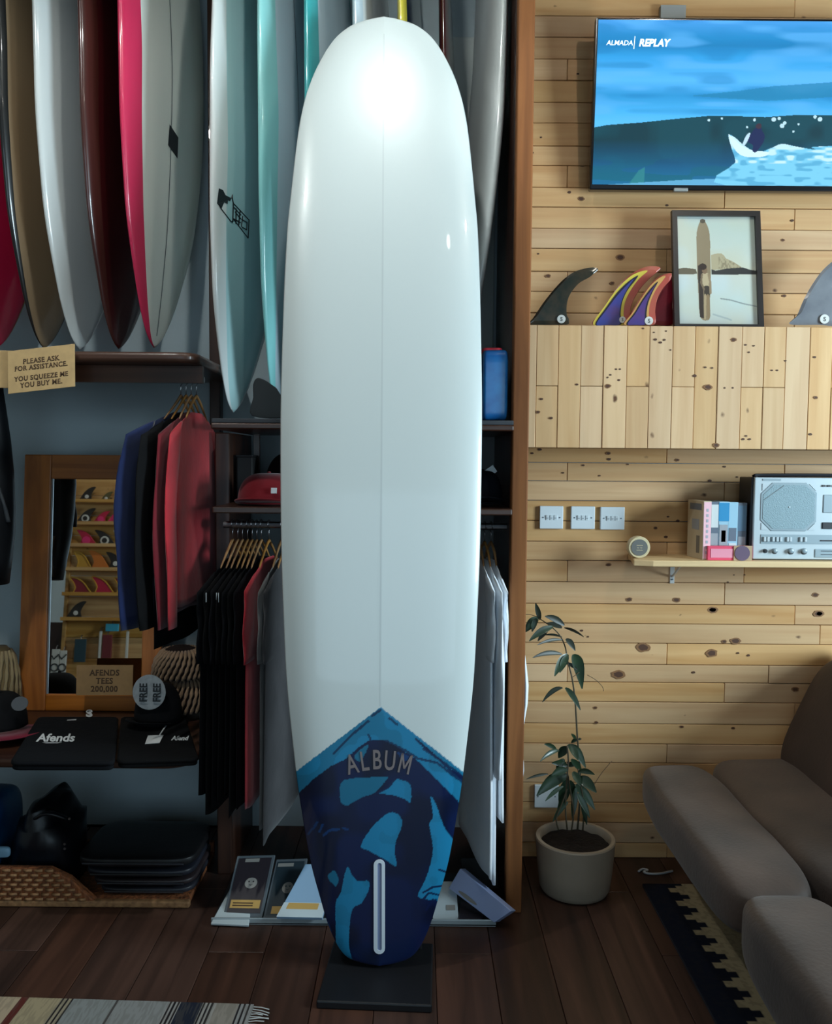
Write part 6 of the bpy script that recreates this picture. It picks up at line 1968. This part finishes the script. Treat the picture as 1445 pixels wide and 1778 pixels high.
def pack(label, cs, zb_, Yb, Yt, mat, th=.012, face=None, sleeve=None, group='flat packs in the floor tray'):
    """flat pack leaning back: corners TL, TR, BR, BL in the photo; bottom edge at depth Yb, top edge at Yt"""
    A_, B_ = P(cs[0][0], cs[0][1], Yt), P(cs[1][0], cs[1][1], Yt)
    C_, D_ = P(cs[2][0], cs[2][1], Yb), P(cs[3][0], cs[3][1], Yb)
    n_ = (B_ - A_).cross(D_ - A_).normalized()
    if n_.y > 0: n_ = -n_
    rc_ = ray(*cs[2]); C_ = EYE + rc_ * ((A_ - EYE).dot(n_) / rc_.dot(n_))      # keep the pack flat
    t = thing('flat_pack', label, 'pack', ((C_.x + D_.x) / 2, Yb, min(C_.z, D_.z)), group)
    fn = lambda u, v, d=0.0: (D_ * (1 - u) + C_ * u) * (1 - v) + (A_ * (1 - u) + B_ * u) * v + n_ * d
    MB().prism([(0, 0), (1, 0), (1, 1), (0, 1)], lambda a, b, d: fn(a, b, d), -th, 0).build('sleeve' if sleeve else 'pack_body', sleeve or mat, t, bevel=.002)
    if sleeve:
        MB().prism([(.07, .06), (.93, .06), (.93, .95), (.07, .95)], lambda a, b, d: fn(a, b, d), 0, .001).build('insert', mat, t)
    return t, fn


def smiley(t, fn, u, v, r, m1, m2):
    mb = MB(); pts_ = [(u + r * math.cos(w), v + r * .55 * math.sin(w)) for w in np.linspace(0, 6.283, 24, endpoint=False)]
    mb.add([fn(a, b, .0016) for a, b in pts_], [tuple(range(24))]); mb.build('round_face_print', m1, t)
    mb = MB()
    for s in (-1, 1): mb.add([fn(u + s * r * .35 + r * .13 * math.cos(w), v + r * .14 + r * .09 * math.sin(w), .0022) for w in np.linspace(0, 6.283, 8, endpoint=False)], [tuple(range(8))])
    mb.add([fn(u - r * .4, v - r * .1, .0022), fn(u, v - r * .28, .0022), fn(u + r * .4, v - r * .1, .0022), fn(u, v - r * .2, .0022)], [(0, 1, 2, 3)])
    mb.build('face_marks', m2, t)


M_PKD, M_PKG, M_PKB = pmat('pack_dark', (50, 44, 50), .4, coat=.4), pmat('pack_slate', (44, 58, 66), .4, coat=.4), pmat('pack_pale_blue', (150, 184, 214), .4, coat=.3)
M_PKV = pmat('pack_lavender', (166, 182, 226), .4, coat=.3)
M_PKW = pmat('pack_white', (206, 218, 222), .4, coat=.3)
M_CLR = pmat('clear_sleeve', (96, 104, 110), .2, coat=.6)
M_YEL = pmat('yellow_sticker', (206, 164, 90), .6)
M_FACE = pmat('grey_face_print', (150, 146, 140), .6)
base_y = ta.y
t, fn = pack('white flat pack at the left end of the floor tray, under the dark pack', [(398, 1545), (440, 1545), (432, 1606), (366, 1603)], .01, base_y - .012, base_y + .13, M_PKW, .008)
t, fn = pack('dark maroon pack with a round face print and yellow sticker, leftmost upright', [(412, 1486), (478, 1484), (455, 1593), (387, 1591)], .01, base_y + .022, base_y + .20, M_PKD, .010, sleeve=M_CLR)
smiley(t, fn, .53, .53, .16, M_FACE, M_PKD)
MB().add([fn(a, b, .0015) for a, b in ((.12, .13), (.88, .13), (.88, .26), (.12, .26))], [(0, 1, 2, 3)]).build('yellow_sticker', M_YEL, t)
mb = MB(); [mb.add([fn(a, b, .002) for a, b in ((.18, q), (.7, q), (.7, q + .018), (.18, q + .018))], [(0, 1, 2, 3)]) for q in (.16, .2)]; mb.build('sticker_print', M_BROWNINK, t)
MB().add([fn(a, b, .0015) for a, b in ((.25, .88), (.62, .88), (.62, .94), (.25, .94))], [(0, 1, 2, 3)]).build('top_label', M_FACE, t)
t, fn = pack('slate green pack with a round face print, second in the floor tray', [(480, 1492), (534, 1490), (516, 1596), (456, 1596)], .01, base_y + .016, base_y + .20, M_PKG, .010, sleeve=M_CLR)
smiley(t, fn, .55, .5, .17, M_FACE, M_PKG)
MB().add([fn(a, b, .0015) for a, b in ((.2, .08), (.9, .08), (.9, .2), (.2, .2))], [(0, 1, 2, 3)]).build('yellow_sticker', M_YEL, t)
MB().add([fn(a, b, .0015) for a, b in ((.1, .86), (.6, .86), (.6, .92), (.1, .92))], [(0, 1, 2, 3)]).build('top_label', M_FACE, t)
t, fn = pack('pale blue and white pack leaning against the left side of the longboard tail', [(530, 1500), (584, 1500), (560, 1594), (480, 1592)], .012, base_y - .02, base_y + .14, M_PKB, .012)
MB().add([fn(a, b, .0015) for a, b in ((.0, .0), (1, .0), (1, .26), (0, .26))], [(0, 1, 2, 3)]).build('white_end', M_PKW, t)
MB().add([fn(a, b, .002) for a, b in ((.12, .14), (.84, .14), (.84, .25), (.12, .25))], [(0, 1, 2, 3)]).build('yellow_sticker', M_YEL, t)
t, fn = pack('white pack on the floor at the right side of the longboard tail', [(748, 1530), (792, 1530), (797, 1604), (752, 1604)], .01, base_y + .012, base_y + .17, M_PKW, .010)
MB().add([fn(a, b, .0015) for a, b in ((.55, .3), (.9, .3), (.9, .42), (.55, .42))], [(0, 1, 2, 3)]).build('square_code_panel', M_FACE, t)
t, fn = pack('dark brown pack lying between the white pack and lavender box', [(800, 1570), (850, 1570), (838, 1600), (796, 1600)], .01, base_y + .02, base_y + .13, M_PKD, .008)
t, fn = pack('black card standing behind the lavender box against the post', [(800, 1490), (862, 1488), (868, 1560), (806, 1556)], .01, base_y + .235, base_y + .28, pmat('black_card_back', (18, 20, 24), .7), .006)
t, fn = pack('lavender blue box tilted over to the right beside the brown post foot', [(779, 1542), (799, 1508), (888, 1582), (858, 1602)], .02, base_y - .008, base_y + .12, M_PKV, .03)
mb = MB(); pts_ = [(.18 + .09 * math.cos(w), .62 + .2 * math.sin(w)) for w in np.linspace(0, 6.283, 20, endpoint=False)]
mb.add([fn(a, b, .0012) for a, b in pts_], [tuple(range(20))]); mb.build('round_face_print', M_FACE, t)

# ------------------------------------------------------------------ pieces of parts sit under their part
SUBPART = {'plug_mark': 'plug', 'plug_centre': 'plug', 'screen_lettering': 'screen', 'speaker_cap': 'speaker_grille', 'grille_line': 'speaker_grille', 'door_line': 'cassette_door', 'spine_marks': 'spine_print', 'sticker_print': 'yellow_sticker',
           'face_marks': 'round_face_print', 'patch_lettering': 'patch', 'badge_mark': 'square_badge', 'fin_slot': 'fin_box', 'lid_marks': 'lid_print', 'tag_string': 'swing_tag', 'lettering': 'card', 'card_mark': 'card', 'photograph': 'backing',
           'glass_edge': 'glass', 'rocker_mark': 'cover', 'rocker': 'cover', 'screw': 'cover', 'logo_lettering': 'hull', 'logo_square': 'hull', 'logo_fist': 'hull', 'logo_outline': 'hull', 'sleeve': 'body', 'seam': 'bag_body', 'zip_seam': 'bag_body'}
base = lambda n: n.split('.')[0]
for root in [o for o in SC.objects if o.parent is None and o.type == 'EMPTY']:
    kids = list(root.children)
    for ch in kids:
        want = SUBPART.get(base(ch.name))
        if want:
            hosts = [k for k in kids if base(k.name) == want]
            if hosts:
                attach(ch, hosts[0])
